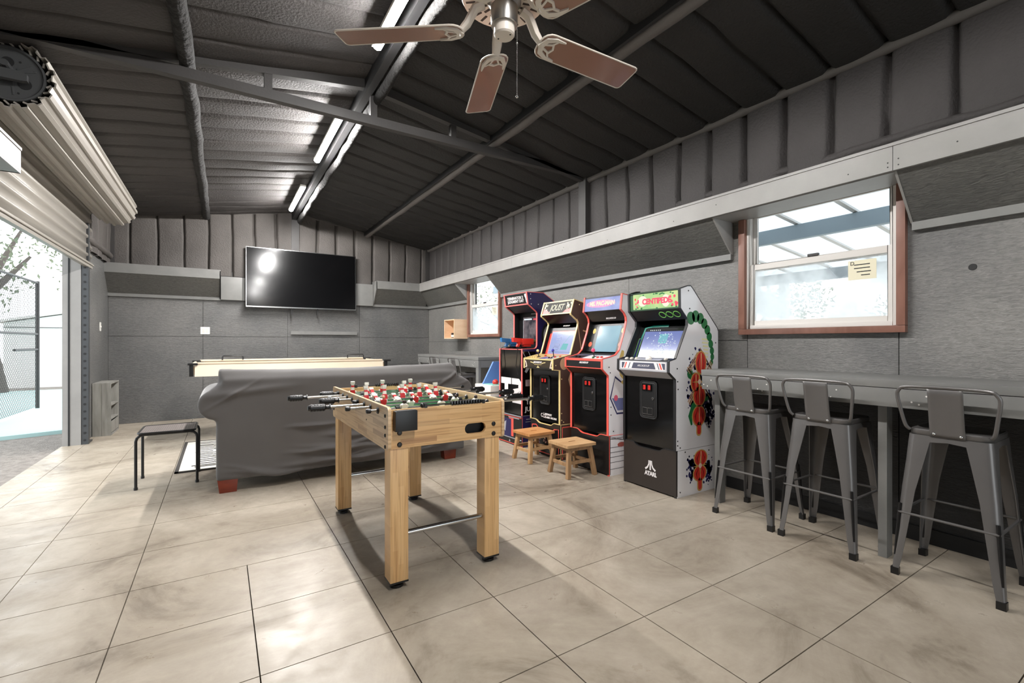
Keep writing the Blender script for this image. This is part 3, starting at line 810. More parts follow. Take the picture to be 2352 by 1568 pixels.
for k in range(5):
    A = R(-1.5 + 72.4 * k)
    rad = Vector((math.cos(A), math.sin(A), 0)); tan = Vector((-math.sin(A), math.cos(A), 0))
    tt = tan * math.cos(pitch) + Vector((0, 0, 1)) * math.sin(pitch)
    zz = 2.585
    Mx = frame((FX, FY, zz), rad, tt)
    pl = []
    w0, w1, r0, r1 = 0.066, 0.074, 0.185, 0.748
    pl = arc(r1 - 0.02, w1 - 0.02, 0.02, 0, 90, 3) + arc(r0 + 0.05, w0 - 0.05 + 0.002, 0.05, 90, 180, 4) + arc(r0 + 0.05, -w0 + 0.05 - 0.002, 0.05, 180, 270, 4) + arc(r1 - 0.02, -w1 + 0.02, 0.02, 270, 360, 3)
    bl = MB().mprism(pl, Mx, -0.0015, 0.0025).build('blade', M['blade'], fan, smooth=False)
    rim = [Mx @ Vector((p[0], p[1], 0.0008)) for p in pl]
    MB().tube(rim, 0.0042, 6, closed=True).build('blade_edge', M['fan_white'], bl)
    b = MB()
    b.tube([Vector((FX, FY, 2.70)) + rad * 0.09, Vector((FX, FY, 2.685)) + rad * 0.13, Vector((FX, FY, 2.62)) + rad * 0.165, Mx @ Vector((0.205, 0, -0.006))], [0.018, 0.019, 0.018, 0.013], 8, sx=1.3)
    cres = stroke([(0.300, 0.056), (0.25, 0.053), (0.212, 0.036), (0.197, 0.0), (0.212, -0.036), (0.25, -0.053), (0.300, -0.056)], [0.005, 0.018, 0.024, 0.030, 0.024, 0.018, 0.005])
    b.mprism(cres, Mx, -0.010, -0.0018)
    b.mprism(stroke([(0.20, 0.006), (0.245, 0.022), (0.262, 0.046)], 0.009), Mx, -0.009, -0.0018)
    b.mprism(stroke([(0.20, -0.006), (0.245, -0.022), (0.262, -0.046)], 0.009), Mx, -0.009, -0.0018)
    b.mprism(stroke([(0.25, 0.026), (0.262, 0.0), (0.25, -0.026)], 0.010), Mx, -0.009, -0.0018)
    b.build('blade_arm', M['fan_white'], fan, angle=40)
pc = (FX + 0.045, FY - 0.035)
b = MB()
for i in range(60): b.sphere((pc[0], pc[1], 2.60 - i * 0.0052), 0.0021, 6, 4)
b.cyl((pc[0], pc[1], 2.60), (pc[0], pc[1], 2.29), 0.0008, n=5)
b.sphere((pc[0], pc[1], 2.52), 0.0045, 8, 6); b.sphere((pc[0], pc[1], 2.285), 0.007, 10, 8)
b.build('pull_chain', M['chrome'], fan)

# ------------------------------------------------------------------ television
YT = BK - 0.145
tv = thing('television', 'large wall mounted flat television with dark glossy screen and thin silver edge', 'television', (1.22, YT, 1.79))
X0, X1, Z0, Z1 = 0.35, 2.10, 1.795, 2.785
M['tvscreen'] = pbr('dark_glossy_screen', (6, 6, 7), 0.13, coat=0.0, spec=0.6)
MB().box(X0, YT, Z0, X1, YT + 0.035, Z1).build('body', M['blackm'], tv, bevel=0.004)
MB().box(X0 + 0.009, YT - 0.003, Z0 + 0.016, X1 - 0.009, YT + .001, Z1 - 0.008).build('screen', M['tvscreen'], tv)
b = MB(); b.box(X0 - .002, YT - 0.005, Z1 - 0.008, X1 + .002, YT + 0.03, Z1 + 0.002); b.box(X0 - .002, YT - 0.006, Z0 - 0.004, X1 + .002, YT + 0.03, Z0 + 0.016)
b.box(X0 - 0.003, YT - 0.005, Z0, X0 + 0.006, YT + 0.03, Z1); b.box(X1 - 0.006, YT - 0.005, Z0, X1 + 0.003, YT + 0.03, Z1)
b.build('silver_edge', M['chrome'], tv)
MB().box(0.7, YT + 0.035, 1.95, 1.75, BK - 0.057, 2.5).build('wall_mount', M['blackm'], tv)
for x in (1.03, 1.45):
    MB().box(x - 0.012, YT + 0.03, 1.685, x + 0.012, YT + 0.055, 1.85).build('mount_strap', M['blackm'], tv)
for ch in tv.children:
    if ch.name.split('.')[0] in ('body', 'screen', 'silver_edge'): ch.rotation_euler = (R(-1.4), 0, 0)
cl = MB().box(1.03, BK - 0.035, 1.345, 2.15, BK - .001, 1.405).build('wall_cleat', M['fascia_d'])
tag(cl, 'grey painted timber cleat screwed flat to the wall under the television', 'board')
def plate(name, label, Mx, w, h, kindp):
    t = thing(name, label, 'outlet', tuple(Mx.translation))
    MB().mprism(rrect(-w / 2, -h / 2, w / 2, h / 2, 0.006), Mx, 0.0005, 0.006).build('cover_plate', M['white'], t)
    b = MB()
    if kindp == 'outlet':
        for x in (-0.023, 0.023):
            b.mprism(rrect(x - 0.017, -0.035, x + 0.017, 0.035, 0.008), Mx, 0.006, 0.0085)
        b.build('socket', M['vinyl'], t)
    else:
        b.mprism(rrect(-0.006, -0.012, 0.006, 0.012, 0.002), Mx, 0.006, 0.016); b.build('toggle', M['vinyl'], t)
plate('wall_outlet', 'white double outlet plate on the back wall below and left of the television', frame((-0.21, BK - .001, 1.395), (1, 0, 0), (0, 0, 1)), 0.125, 0.115, 'outlet')
plate('wall_switch', 'white switch plate on the wall between roll-up door and back corner', frame((WL + .001, 8.30, 1.42), (0, 1, 0), (0, 0, 1)), 0.075, 0.12, 'switch')

# ------------------------------------------------------------------ foosball table
fx0, fx1, fy0, fy1, fz0, fz1 = 0.675, 1.325, 2.175, 3.455, 0.68, 0.89
cA, cB, cD = (230, 190, 136), (216, 172, 118), (166, 120, 78)
M['bX'] = butcher_mat('laminate_end', (0, 2), cA, cB, cD)
M['bY'] = butcher_mat('laminate_side', (1, 2), (226, 196, 156), (212, 180, 140), (180, 144, 108))
M['bZ'] = butcher_mat('laminate_leg', (2, 0), cA, cB, cD)
M['pitch'] = pbr('green_playfield', (34, 104, 62), 0.22, var=(4, 0.4, (46, 124, 76)))
M['rodm'] = pbr('steel_rod', (205, 203, 198), 0.2, metal=0.95)
M['red'] = pbr('red_plastic', (206, 40, 48), 0.3)
M['wplas'] = pbr('white_plastic', (232, 226, 216), 0.3)
M['hair'] = pbr('dark_hair_paint', (46, 30, 26), 0.5)
M['skin'] = pbr('skin_paint', (222, 170, 140), 0.5)
ft = thing('foosball_table', 'pale butcher block foosball table with black handles in the middle of the floor', 'table', (1.0, 2.815, 0))
for xa in (fx0, fx1 - 0.016):
    pl = rrect(fy0, fz0, fy1, fz1, 0.022)
    MB().prism(pl, 'yz', xa, xa + 0.016).build('side_panel', M['bY'], ft, bevel=0.002)
def end_panel(y, slot):
    x0, x1, z0, z1 = fx0 + 0.016, fx1 - 0.016, fz0 + 0.006, fz1 - 0.014
    me = bpy.data.meshes.new('end_panel'); bm = bmesh.new()
    out = [(x0, z0), (x1, z0), (x1, z1), (x0, z1)]
    hole = rrect(slot - 0.062, 0.718, slot + 0.062, 0.772, 0.026, 5)
    vo = [bm.verts.new((p[0], y, p[1])) for p in out]; vh = [bm.verts.new((p[0], y, p[1])) for p in hole]
    es = [bm.edges.new((vo[i], vo[(i + 1) % 4])) for i in range(4)] + [bm.edges.new((vh[i], vh[(i + 1) % len(vh)])) for i in range(len(vh))]
    bmesh.ops.triangle_fill(bm, edges=es, use_beauty=True)
    g = bmesh.ops.extrude_face_region(bm, geom=bm.faces[:])
    bmesh.ops.translate(bm, verts=[v for v in g['geom'] if isinstance(v, bmesh.types.BMVert)], vec=(0, 0.016, 0))
    bm.to_mesh(me); bm.free(); me.materials.append(M['bX'])
    finish('end_panel', me, ft, smooth=False)
end_panel(fy0 + 0.012, 1.15); end_panel(fy1 - 0.028, 0.85)
MB().box(fx0 + .016, fy0 + 0.028, 0.775, fx1 - .016, fy1 - 0.028, 0.787).build('playfield', M['pitch'], ft)
MB().box(fx0 + .016, fy0 + 0.03, 0.685, fx1 - .016, fy1 - 0.03, 0.693).build('bottom_panel', M['black'], ft)
MB().box(1.07, fy0 + 0.06, 0.694, 1.24, fy0 + 0.07, 0.774).build('goal_box', M['blackm'], ft)
b = MB()
for (x0, x1, y0, y1) in ((0.70, 1.30, 2.812, 2.822),):
    b.box(x0, y0, 0.787, x1, y1, 0.7874)
b.build('field_marking', M['white'], ft); b = MB()
for (x0, x1, y0, y1) in ((0.80, 0.806, 2.22, 2.42), (1.194, 1.2, 2.22, 2.42), (0.80, 1.2, 2.416, 2.42)):
    b.box(x0, y0, 0.787, x1, y1, 0.7874)
b.build('field_marking', M['white'], ft); b = MB()
for (x0, x1, y0, y1) in ((0.80, 0.806, 3.21, 3.41), (1.194, 1.2, 3.21, 3.41), (0.8, 1.2, 3.21, 3.214)):
    b.box(x0, y0, 0.787, x1, y1, 0.7874)
b.build('field_marking', M['white'], ft); b = MB()
b.prism([(x + 1.0, y + 2.817) for x, y in stroke(arc(0, 0, 0.11, 0, 360, 30), 0.006)], 'xy', 0.787, 0.7874)
b.build('field_marking', M['white'], ft)
for sx, sy in ((0, 0), (1, 0), (0, 1), (1, 1)):
    x0 = 0.691 if sx == 0 else 1.209
    y0 = 2.192 if sy == 0 else 3.36
    l = MB().box(x0, y0, 0.035, x0 + 0.09, y0 + 0.09, 0.70).build('leg', M['bZ'], ft, bevel=0.002)
    b = MB(); b.box(x0 - 0.001, y0 - 0.001, 0.028, x0 + 0.091, y0 + 0.091, 0.037); b.lathe([(0.0, 0.0), (0.034, 0.0), (0.034, 0.014), (0.014, 0.016), (0.014, 0.03)], (x0 + 0.045, y0 + 0.045, 0), 16)
    b.build('foot', M['black'], l)
for y in (2.225, 3.40):
    MB().cyl((0.78, y, 0.255), (1.21, y, 0.255), 0.013, n=14).build('stretcher_bar', M['chrome'], ft)
b = MB()
for z in (0.845, 0.79, 0.75, 0.695): b.lathe([(0.0, -0.006), (0.007, -0.005), (0.010, 0.0)], (fx0, fy0 + 0.045, z), 12, axis='x')
for z in (0.80, 0.735): b.lathe([(0.0, -0.006), (0.007, -0.005), (0.010, 0.0)], (fx0, fy1 - 0.045, z), 12, axis='x')
b.lathe([(0.0, -0.003), (0.004, -0.002), (0.005, 0.0)], (fx0, 2.56, 0.78), 8, axis='x')
for x, zs in ((0.735, (0.762, 0.705)), (1.262, (0.758, 0.705))):
    for z in zs: b.lathe([(0.0, -0.007), (0.009, -0.006), (0.0125, -0.002), (0.0125, 0.0)], (x, fy0 + 0.012, z), 14, axis='y')
b.build('bolt_cap', M['black'], ft)
bx = MB().box(0.703, fy0 - 0.026, 0.774, 0.813, fy0 + 0.011, 0.872).build('ball_cup', M['black'], ft, bevel=0.004)
MB().box(0.712, fy0 - 0.022, 0.868, 0.805, fy0 + 0.006, 0.8735).build('cup_lining', M['steel_dark'], bx)
for y, x0, x1 in ((fy0 + 0.018, 0.90, 1.20), (fy1 - 0.022, 0.86, 1.12)):
    zz = fz1 - 0.004
    sc = MB(); sc.tube([(x0 - 0.03, y, zz), (x1, y, zz)], 0.0035, 8)
    for x in (x0 - 0.03, x1): sc.box(x - 0.008, y - 0.008, zz - 0.012, x + 0.008, y + 0.008, zz + 0.008)
    sc.sphere((x0 - 0.045, y, zz), 0.013, 10, 8)
    so = sc.build('score_rail', M['black'], ft)
    sb = MB()
    for i in range(11): sb.box(x0 + 0.11 + i * 0.016, y - 0.01, zz - 0.010, x0 + 0.122 + i * 0.016, y + 0.01, zz + 0.011)
    sb.build('score_bead', M['black_gloss'], so, bevel=0.002)
# rods, near to far; team 0 white, 1 red
def player(rod, x, y, z, team, ang):
    c, s_ = math.cos(R(ang)), math.sin(R(ang))
    Mx = Matrix(((1, 0, 0, x), (0, c, -s_, y), (0, s_, c, z), (0, 0, 0, 1)))   # local z: head up, y: facing
    b = MB(); body, low, hd = (0, 1, 2) if team else (1, 0, 3)
    T_ = lambda p: tuple(Mx @ Vector(p))
    def blk(z0, z1, w0, w1, d0, d1, mi):
        v = [T_((sx * w0, sy * d0, z0)) for sx, sy in ((-1, -1), (1, -1), (1, 1), (-1, 1))] + [T_((sx * w1, sy * d1, z1)) for sx, sy in ((-1, -1), (1, -1), (1, 1), (-1, 1))]
        b.add(v, [(3, 2, 1, 0), (4, 5, 6, 7), (0, 1, 5, 4), (1, 2, 6, 5), (2, 3, 7, 6), (3, 0, 4, 7)], mi)
    blk(-0.078, -0.060, 0.013, 0.013, 0.011, 0.009, 1)       # foot block
    blk(-0.060, -0.020, 0.009, 0.011, 0.006, 0.009, low if team == 0 else 1)
    blk(-0.052, -0.040, 0.0095, 0.0100, 0.0075, 0.0080, 0)
    blk(-0.020, 0.022, 0.013, 0.017, 0.012, 0.011, body)
    blk(0.022, 0.027, 0.015, 0.006, 0.010, 0.006, body)
    for sx in (-1, 1): b.tube([T_((sx * 0.018, 0, 0.018)), T_((sx * 0.0215, 0.002, -0.012))], 0.0055, 6, mi=1 if team == 0 else 1)
    b.sphere(T_((0, 0, 0.036)), 0.0105, 8, 6, mi=2 if team else 3)
    b.build('player', [M['red'], M['wplas'], M['skin'], M['hair']], rod, angle=50)
RODS = [(2.34, 0, 3, 0.21, 0.615, 0.02, 8), (2.478, 0, 2, 0.27, 0.545, 0.03, 30), (2.605, 1, 3, 0.19, 0.382, -0.03, 10), (2.74, 0, 5, 0.115, 0.643, 0.02, 105),
        (2.885, 1, 5, 0.115, 0.484, -0.012, 172), (3.01, 0, 3, 0.19, 0.557, 0.03, 120), (3.13, 1, 2, 0.26, 0.345, -0.04, 165), (3.262, 1, 3, 0.205, 0.552, -0.03, 185)]
for (y, team, nply, gap, xl, sh, ang) in RODS:
    z = 0.857
    xr = xl + (1.10 if team == 0 else 1.06)
    rod = MB().cyl((xl + 0.01, y, z), (xr - 0.01, y, z), 0.0075, n=10).build('rod', M['rodm'], ft)
    hx, d = (xl, 1) if team else (xr, -1)
    pr = [(0.0, 0.0), (0.013, 0.002), (0.0165, 0.012), (0.0175, 0.03)]
    h = MB().lathe([(r, d * q) for r, q in pr] + [(0.0175, d * 0.085), (0.011, d * 0.092), (0.011, d * 0.108), (0.0175, d * 0.110), (0.0175, d * 0.113), (0.009, d * 0.114)], (hx, y, z), 16, axis='x')
    for k in range(12):
        a = 2 * PI * k / 12
        for q in range(5): h.obox(Matrix.Translation((hx + d * (0.02 + q * 0.0145), y + 0.0175 * math.cos(a), z + 0.0175 * math.sin(a))) @ Matrix.Rotation(a, 4, 'X'), 0.0105, 0.004, 0.0062)
    h.build('handle', M['black'], rod, angle=40)
    ex = xr if team else xl
    MB().lathe([(0.0, 0.0), (0.010, d * -0.002 if False else 0.0), (0.0125, (-1 if team else 1) * 0.006), (0.0125, (-1 if team else 1) * 0.02), (0.0085, (-1 if team else 1) * 0.024)], (ex, y, z), 12, axis='x').build('end_cap', M['black'], rod)
    for xw, dd in ((fx0, -1), (fx1, 1)):
        b = MB(); b.lathe([(0.0175, 0.0), (0.0175, dd * 0.004), (0.010, dd * 0.009), (0.008, dd * 0.009)], (xw, y, z), 14, axis='x')
        b.lathe([(0.0175, 0.0), (0.0175, -dd * 0.004), (0.010, -dd * 0.014), (0.008, -dd * 0.014)], (xw - dd * 0.016, y, z), 14, axis='x')
        b.build('bushing', M['black'], rod)
    xs = [1.0 + sh + gap * (i - (nply - 1) / 2) for i in range(nply)]
    for i, x in enumerate(xs): player(rod, x, y, z, team, ang)
    for x in (xs[0] - 0.035, xs[-1] + 0.035): MB().lathe([(0.008, -0.010), (0.016, -0.010), (0.016, 0.010), (0.008, 0.010)], (x, y, z), 14, axis='x').build('rubber_bumper', M['black'], rod)

# ------------------------------------------------------------------ sofa under a grey slipcover
sofa = thing('sofa', 'sofa under a stretched dark grey slipcover with rolled arms, seen from behind', 'sofa', (1.07, 4.8, 0))
m = MB()
def rbar(pts, r, n=16, sx=1.0): m.tube(pts, r, n, sx=sx)
SY = 4.33
b_ = m
b_.box(-0.02, SY, 0.10, 2.15, SY + 0.92, 0.44)
b_.prism([(SY, 0.12), (SY, 0.90), (SY + 0.05, 0.955), (SY + 0.16, 0.965), (SY + 0.27, 0.90), (SY + 0.34, 0.46), (SY + 0.34, 0.12)], 'yz', 0.005, 2.06)
b_.tube([(-0.02, SY + 0.10, 0.925), (0.5, SY + 0.11, 0.905), (1.2, SY + 0.11, 0.905), (1.75, SY + 0.10, 0.918), (2.05, SY + 0.10, 0.93)], 0.068, 14)
for xa, sgn in ((-0.03, -1), (2.12, 1)):
    b_.box(min(xa, xa - sgn * 0.2), SY, 0.10, max(xa, xa - sgn * 0.2), SY + 0.93, 0.66)
    b_.tube([(xa + sgn * 0.0, SY, 0.71), (xa + sgn * 0.0, SY + 0.95, 0.69)], 0.125, 20)
    b_.tube([(xa - sgn * 0.05, SY + 0.02, 0.74), (xa - sgn * 0.05, SY + 0.5, 0.72)], 0.13, 16)
for x0, x1 in ((0.16, 0.74), (0.75, 1.36), (1.37, 1.96)):
    b_.box(x0, SY + 0.30, 0.42, x1, SY + 0.95, 0.55)
me = bpy.data.meshes.new('slipcover'); me.from_pydata(m.v, [], m.f)
bm = bmesh.new(); bm.from_mesh(me); bmesh.ops.recalc_face_normals(bm, faces=bm.faces); bm.to_mesh(me); bm.free()
o = bpy.data.objects.new('tmp', me); COL.objects.link(o)
mo = o.modifiers.new('r', 'REMESH'); mo.mode = 'VOXEL'; mo.voxel_size = 0.0125
mo = o.modifiers.new('s', 'SMOOTH'); mo.iterations = 14; mo.factor = 0.6
dg = bpy.context.evaluated_depsgraph_get()
me2 = bpy.data.meshes.new_from_object(o.evaluated_get(dg)); bpy.data.objects.remove(o)
rng = random.Random(3)
folds = []
for k in range(34):                                            # horizontal drag creases on the back
    folds.append((rng.uniform(0.65, 2.0), rng.uniform(0.14, 0.56), rng.uniform(0.15, 0.55), rng.uniform(0.010, 0.020), rng.uniform(0.006, 0.016), rng.uniform(-0.10, 0.16)))
folds += [(0.3, 0.13, 0.35, 0.012, 0.012, -0.12), (0.25, 0.16, 0.3, 0.012, 0.010, -0.2), (0.45, 0.11, 0.3, 0.01, 0.012, -0.05), (1.85, 0.70, 0.5, 0.015, 0.012, 0.28), (1.6, 0.80, 0.6, 0.014, 0.010, 0.12), (1.95, 0.84, 0.3, 0.012, 0.012, 0.5), (1.75, 0.18, 0.5, 0.012, 0.012, 0.22), (1.9, 0.24, 0.4, 0.01, 0.010, 0.4), (0.2, 0.80, 0.5, 0.03, 0.012, 0.1), (0.08, 0.78, 0.25, 0.012, 0.010, 0.6)]
snap = [(v.co.copy(), v.normal.copy()) for v in me2.vertices]
for v, (p, nrm) in zip(me2.vertices, snap):
    wback = max(0, -nrm.y)
    d = 0.006 * noise.noise(p * 3.1) + 0.002 * noise.noise(p * 9)
    for (cx_, cz, L_, w, a, s_) in (folds if p.y < 4.62 else ()):
        dx = (p.x - cx_) / L_
        if abs(dx) < 1:
            dz = p.z - (cz + s_ * (p.x - cx_) + 0.02 * noise.noise(Vector((p.x * 4, cz * 9, 0))))
            if abs(dz) < 3 * w: d += (0.25 + 0.75 * wback) * a * 1.9 * (1 - dx * dx) ** 2 * math.exp(-(dz / w) ** 2)
    v.co = p + nrm * d
me2.materials.append(pbr('grey_stretch_fabric', (86, 83, 82), 0.85, var=(2.2, 0.4, (98, 95, 93)), bump=(220, 0.12, 0.002), sheen=0.3))
me2.name = 'slipcover'
finish('slipcover', me2, sofa, angle=180)
M['redwood'] = wood_mat('red_mahogany', (104, 38, 22), (128, 52, 30), (6, 6, 20), 0.35)
for x, y in ((0.04, SY + 0.05), (2.0, SY + 0.09), (0.04, SY + 0.80), (2.0, SY + 0.80)):
    MB().prism([(x - 0.065, 0.12), (x - 0.05, 0.0), (x + 0.07, 0.0), (x + 0.08, 0.12)], 'xz', y - 0.04, y + 0.06).build('foot', M['redwood'], sofa, bevel=0.004)
# ------------------------------------------------------------------ arcade cabinets
M['navy'] = pbr('navy_side_print', (42, 36, 82), 0.3, coat=0.3)
M['darkbrown'] = pbr('dark_brown_side', (70, 44, 34), 0.32, coat=0.2)
M['pearl'] = pbr('white_side_print', (232, 230, 232), 0.14, coat=1.0)
M['pearl'].node_tree.nodes['Principled BSDF'].inputs['Coat IOR'].default_value = 1.75
M['pearl'].node_tree.nodes['Principled BSDF'].inputs['Coat Roughness'].default_value = 0.03
M['t_red'] = pbr('red_edge_molding', (234, 92, 80), 0.4)
M['t_pink'] = pbr('coral_edge_molding', (238, 116, 112), 0.4)
M['t_gold'] = pbr('pale_gold_molding', (222, 200, 140), 0.4)
M['t_black'] = pbr('black_molding', (30, 30, 32), 0.35)
M['gold'] = pbr('gold_print', (196, 154, 86), 0.4)
M['navyp'] = pbr('navy_print', (34, 34, 84), 0.35)
M['greenp'] = pbr('green_print', (34, 112, 62), 0.35)
M['redp'] = pbr('red_print', (206, 54, 44), 0.32)
M['tan'] = pbr('tan_print', (186, 146, 112), 0.4)
M['silver'] = pbr('silver_print', (170, 170, 176), 0.3)
M['wprint'] = pbr('white_print', (226, 222, 222), 0.35)
M['pinkp'] = pbr('pale_pink_print', (240, 208, 196), 0.4)
M['coin_red'] = pbr('coin_button_red', (190, 40, 34), 0.25, emis=0.25)
M['kick'] = pbr('charcoal_kick_panel', (44, 38, 35), 0.3, var=(7, 0.2, (58, 50, 46)))

class Cab:
    def __init__(s, label, y0, y1, prof, base, side, trim, front, kick, root_y=None):
        s.y0, s.y1 = y0, y1
        s.t = thing('arcade_cabinet', label, 'arcade machine', (prof[0][0] + 0.25, (y0 + y1) / 2, 0), 'arcade machines along the right wall')
        s.prof = prof; s.trim = trim; th = 0.018
        for (a, b) in ((y0, y0 + th), (y1 - th, y1)):
            sp = MB().prism([p for p in prof], 'xz', a, b).build('side_panel', [side, M['black']], s.t, smooth=False)
            for pg in sp.data.polygons:                           # printed outside, black inside
                if pg.normal.y * (1 if a == y0 else -1) > 0.9: pg.material_index = 1
            MB().prism(base, 'xz', a, b).build('riser_side', side, s.t, smooth=False)
            ed = MB()
            for i in range(len(prof) - 2):                      # molding follows the front edge
                p, q = prof[i], prof[i + 1]
                ed.bar((p[0], (a + b) / 2, p[1]), (q[0], (a + b) / 2, q[1]), 0.007, th + 0.003, up=(0, 1, 0))
            for q in range(1, len(prof) - 2): ed.cyl((prof[q][0], a - .0015, prof[q][1]), (prof[q][0], b + .0015, prof[q][1]), 0.0035, n=8)
            ed.bar((base[0][0], (a + b) / 2, base[0][1]), (base[1][0], (a + b) / 2, base[1][1]), 0.007, th + 0.003, up=(0, 1, 0))
            ed.build('edge_molding', trim, s.t, smooth=False)
        s.ya, s.yb = y0 + th, y1 - th
        s.yc = (y0 + y1) / 2
        s.w = s.yb - s.ya
        s.front = front; s.kick = kick
    def seg(s, name, a, b, mat, inset=0.012, th=0.012, ya=None, yb=None):
        d = (Vector(b) - Vector(a)).normalized(); n = Vector((d.y, -d.x))
        A = Vector(a); B = Vector(b)
        pl = [A + n * inset, B + n * inset, B + n * (inset + th), A + n * (inset + th)]
        return MB().prism([tuple(p) for p in pl], 'xz', s.ya if ya is None else ya, s.yb if yb is None else yb).build(name, mat, s.t, smooth=False)
    def fr(s, a, b, inset=0.012):
        """frame on the panel from a to b: x across (towards the camera), y along the panel, z out"""
        d = Vector((b[0] - a[0], 0, b[1] - a[1])).normalized(); n = Vector((d.z, 0, -d.x))
        o = Vector((a[0], s.yc, a[1])) + n * inset
        return frame(o, (0, -1, 0), d)
    def side(s, y=None):
        return frame((0, s.y0 if y is None else y, 0), (1, 0, 0), (0, 0, 1))
    def deco(s, name, polys, mat, Mx, parent=None, h=0.001, z0=0.0):
        if len(polys) <= 8:                                      # few pieces: one part each
            for pl in polys: o = MB().mprism(pl, Mx, z0, z0 + h).build(name, mat, parent or s.t, smooth=False, fix=False)
            return o
        b = MB()
        for pl in polys: b.mprism(pl, Mx, z0, z0 + h)
        return kind(b.build(name, mat, parent or s.t, smooth=False, fix=False), 'stuff')
    def kick_panel(s, x, mat, trim=None, parent=None):
        Y0, Y1 = s.y0 - 0.001, s.y1 + 0.001; w = Y1 - Y0
        top = [(Y0, 0.363), (Y0 + .20 * w, 0.363), (Y0 + .24 * w, 0.356), (Y0 + .29 * w, 0.338), (Y0 + .34 * w, 0.334), (Y0 + .68 * w, 0.334), (Y0 + .74 * w, 0.342), (Y0 + .80 * w, 0.362), (Y0 + .84 * w, 0.366), (Y1, 0.366)]
        k = MB().prism([(Y1, 0.012), (Y0, 0.012)] + top, 'yz', x - 0.004, x + 0.012).build('kick_panel', mat, s.t, smooth=False)
        if trim:
            b = MB()
            for p, q in zip(top[:-1], top[1:]): b.bar((x + 0.004, p[0], p[1]), (x + 0.004, q[0], q[1]), 0.006, 0.018, up=(1, 0, 0))
            b.build('kick_molding', trim, k, smooth=False)
        return k
    def coin_door(s, x, zc):
        Mx = frame((x, s.yc, zc), (0, -1, 0), (0, 0, 1))
        cd_ = MB().mprism(rrect(-0.088, -0.155, 0.088, 0.155, 0.03), Mx, 0, 0.008).build('coin_door', M['black'], s.t, smooth=False)
        rim = [Mx @ Vector((p[0], p[1], 0.008)) for p in rrect(-0.084, -0.151, 0.084, 0.151, 0.028)]
        MB().tube(rim, 0.005, 6, closed=True).build('door_rim', M['blackm'], cd_)
        rim = [Mx @ Vector((p[0], p[1], 0.009)) for p in rrect(-0.07, -0.137, 0.07, 0.137, 0.02)]
        MB().tube(rim, 0.002, 5, closed=True).build('door_rim', M['steel_dark'], cd_)
        b = MB()
        for x0 in (-0.058, -0.008):
            b.mprism(rrect(x0, 0.07, x0 + 0.044, 0.128, 0.003), Mx, 0.008, 0.016)
        b.build('coin_slot_plate', M['black_gloss'], cd_)
        b = MB()
        for x0 in (-0.046, 0.004): b.mprism(rrect(x0, 0.082, x0 + 0.024, 0.118, 0.003), Mx, 0.016, 0.019)
        b.build('coin_button', M['coin_red'], cd_)
        b = MB()
        for x0 in (-0.046, 0.004): b.mprism(rrect(x0 + 0.006, 0.088, x0 + 0.010, 0.112, 0.001), Mx, 0.019, 0.0195)
        b.build('coin_slot', M['black'], cd_)
        b = MB()
        for x0 in (-0.06, -0.006): b.tube([Mx @ Vector((p[0], p[1], 0.009)) for p in rrect(x0, -0.12, x0 + 0.048, -0.068, 0.004)], 0.0025, 5, closed=True)
        b.build('coin_return', M['steel_dark'], cd_)
        b = MB(); b.mprism(ell(0.048, 0.012, 0.012, 0.012), Mx, 0.008, 0.014); b.mprism(ell(0.048, 0.012, 0.007, 0.007), Mx, 0.014, 0.018)
        b.build('key_lock', M['chrome'], cd_)
        b = MB(); b.mprism(rrect(0.045, 0.006, 0.051, 0.018, 0.001), Mx, 0.018, 0.0185); b.build('keyhole', M['black'], cd_)
    def screws(s, pts, mat):
        b = MB()
        for (x, z) in pts: b.cyl((x, s.y0 - 0.002, z), (x, s.y0 + 0.001, z), 0.006, n=8)
        kind(b.build('screw_cap', mat, s.t), 'stuff')
    def button(s, Mx, pts, mat, r=0.014, h=0.012):
        for (x, y) in pts:
            b = MB(); b.mprism(ell(x, y, r, r, 14), Mx, 0, h * 0.6); b.mprism(ell(x, y, r * 0.7, r * 0.7, 12), Mx, h * 0.6, h)
            b.build('button', mat, s.t, smooth=False)
    def stick(s, Mx, x, y, mat, L_=0.055, r=0.016):
        b = MB(); b.mprism(ell(x, y, 0.022, 0.022, 16), Mx, 0, 0.003); b.tube([Mx @ Vector((x, y, 0)), Mx @ Vector((x, y, L_))], 0.005, 8)
        j = b.build('joystick', M['black'], s.t)
        MB().sphere(Mx @ Vector((x, y, L_ + r * 0.7)), r, 14, 10).build('ball_top', mat, j)

def riser_base(x): return [(x, 0.0), (x, 0.361), (3.494, 0.361), (3.494, 0.0)]
LOGO = 'ARCADE1UP'

# --- white cabinet with mushroom coloured abstract print, nearest
P4 = [(2.957, 0.364), (2.957, 0.915), (2.882, 0.973), (2.884, 1.060), (2.960, 1.078), (3.100, 1.335), (3.103, 1.385), (3.016, 1.470), (3.012, 1.622), (3.10, 1.648), (3.14, 1.650), (3.165, 1.63), (3.485, 1.322), (3.494, 1.30), (3.494, 0.364)]
c = Cab('white sided arcade machine with green lit marquee and red side print, beside the counter', 2.325, 2.868, P4, riser_base(2.966), M['pearl'], M['t_black'], M['black'], M['kick'])
c.seg('front_panel', P4[0], P4[1], M['black_gloss'])
c.coin_door(2.957 + 0.012, 0.735)
c.seg('apron_panel', P4[1], P4[2], M['silver'], inset=0.004)
cf = c.seg('control_front', P4[2], P4[3], M['silver'], inset=0.002)
Mx = c.fr(P4[2], P4[3], 0.002)
c.deco('stripe', [rrect(-0.235, 0.012, 0.235, 0.075, 0.002)], M['wprint'], Mx, cf, 0.0008)
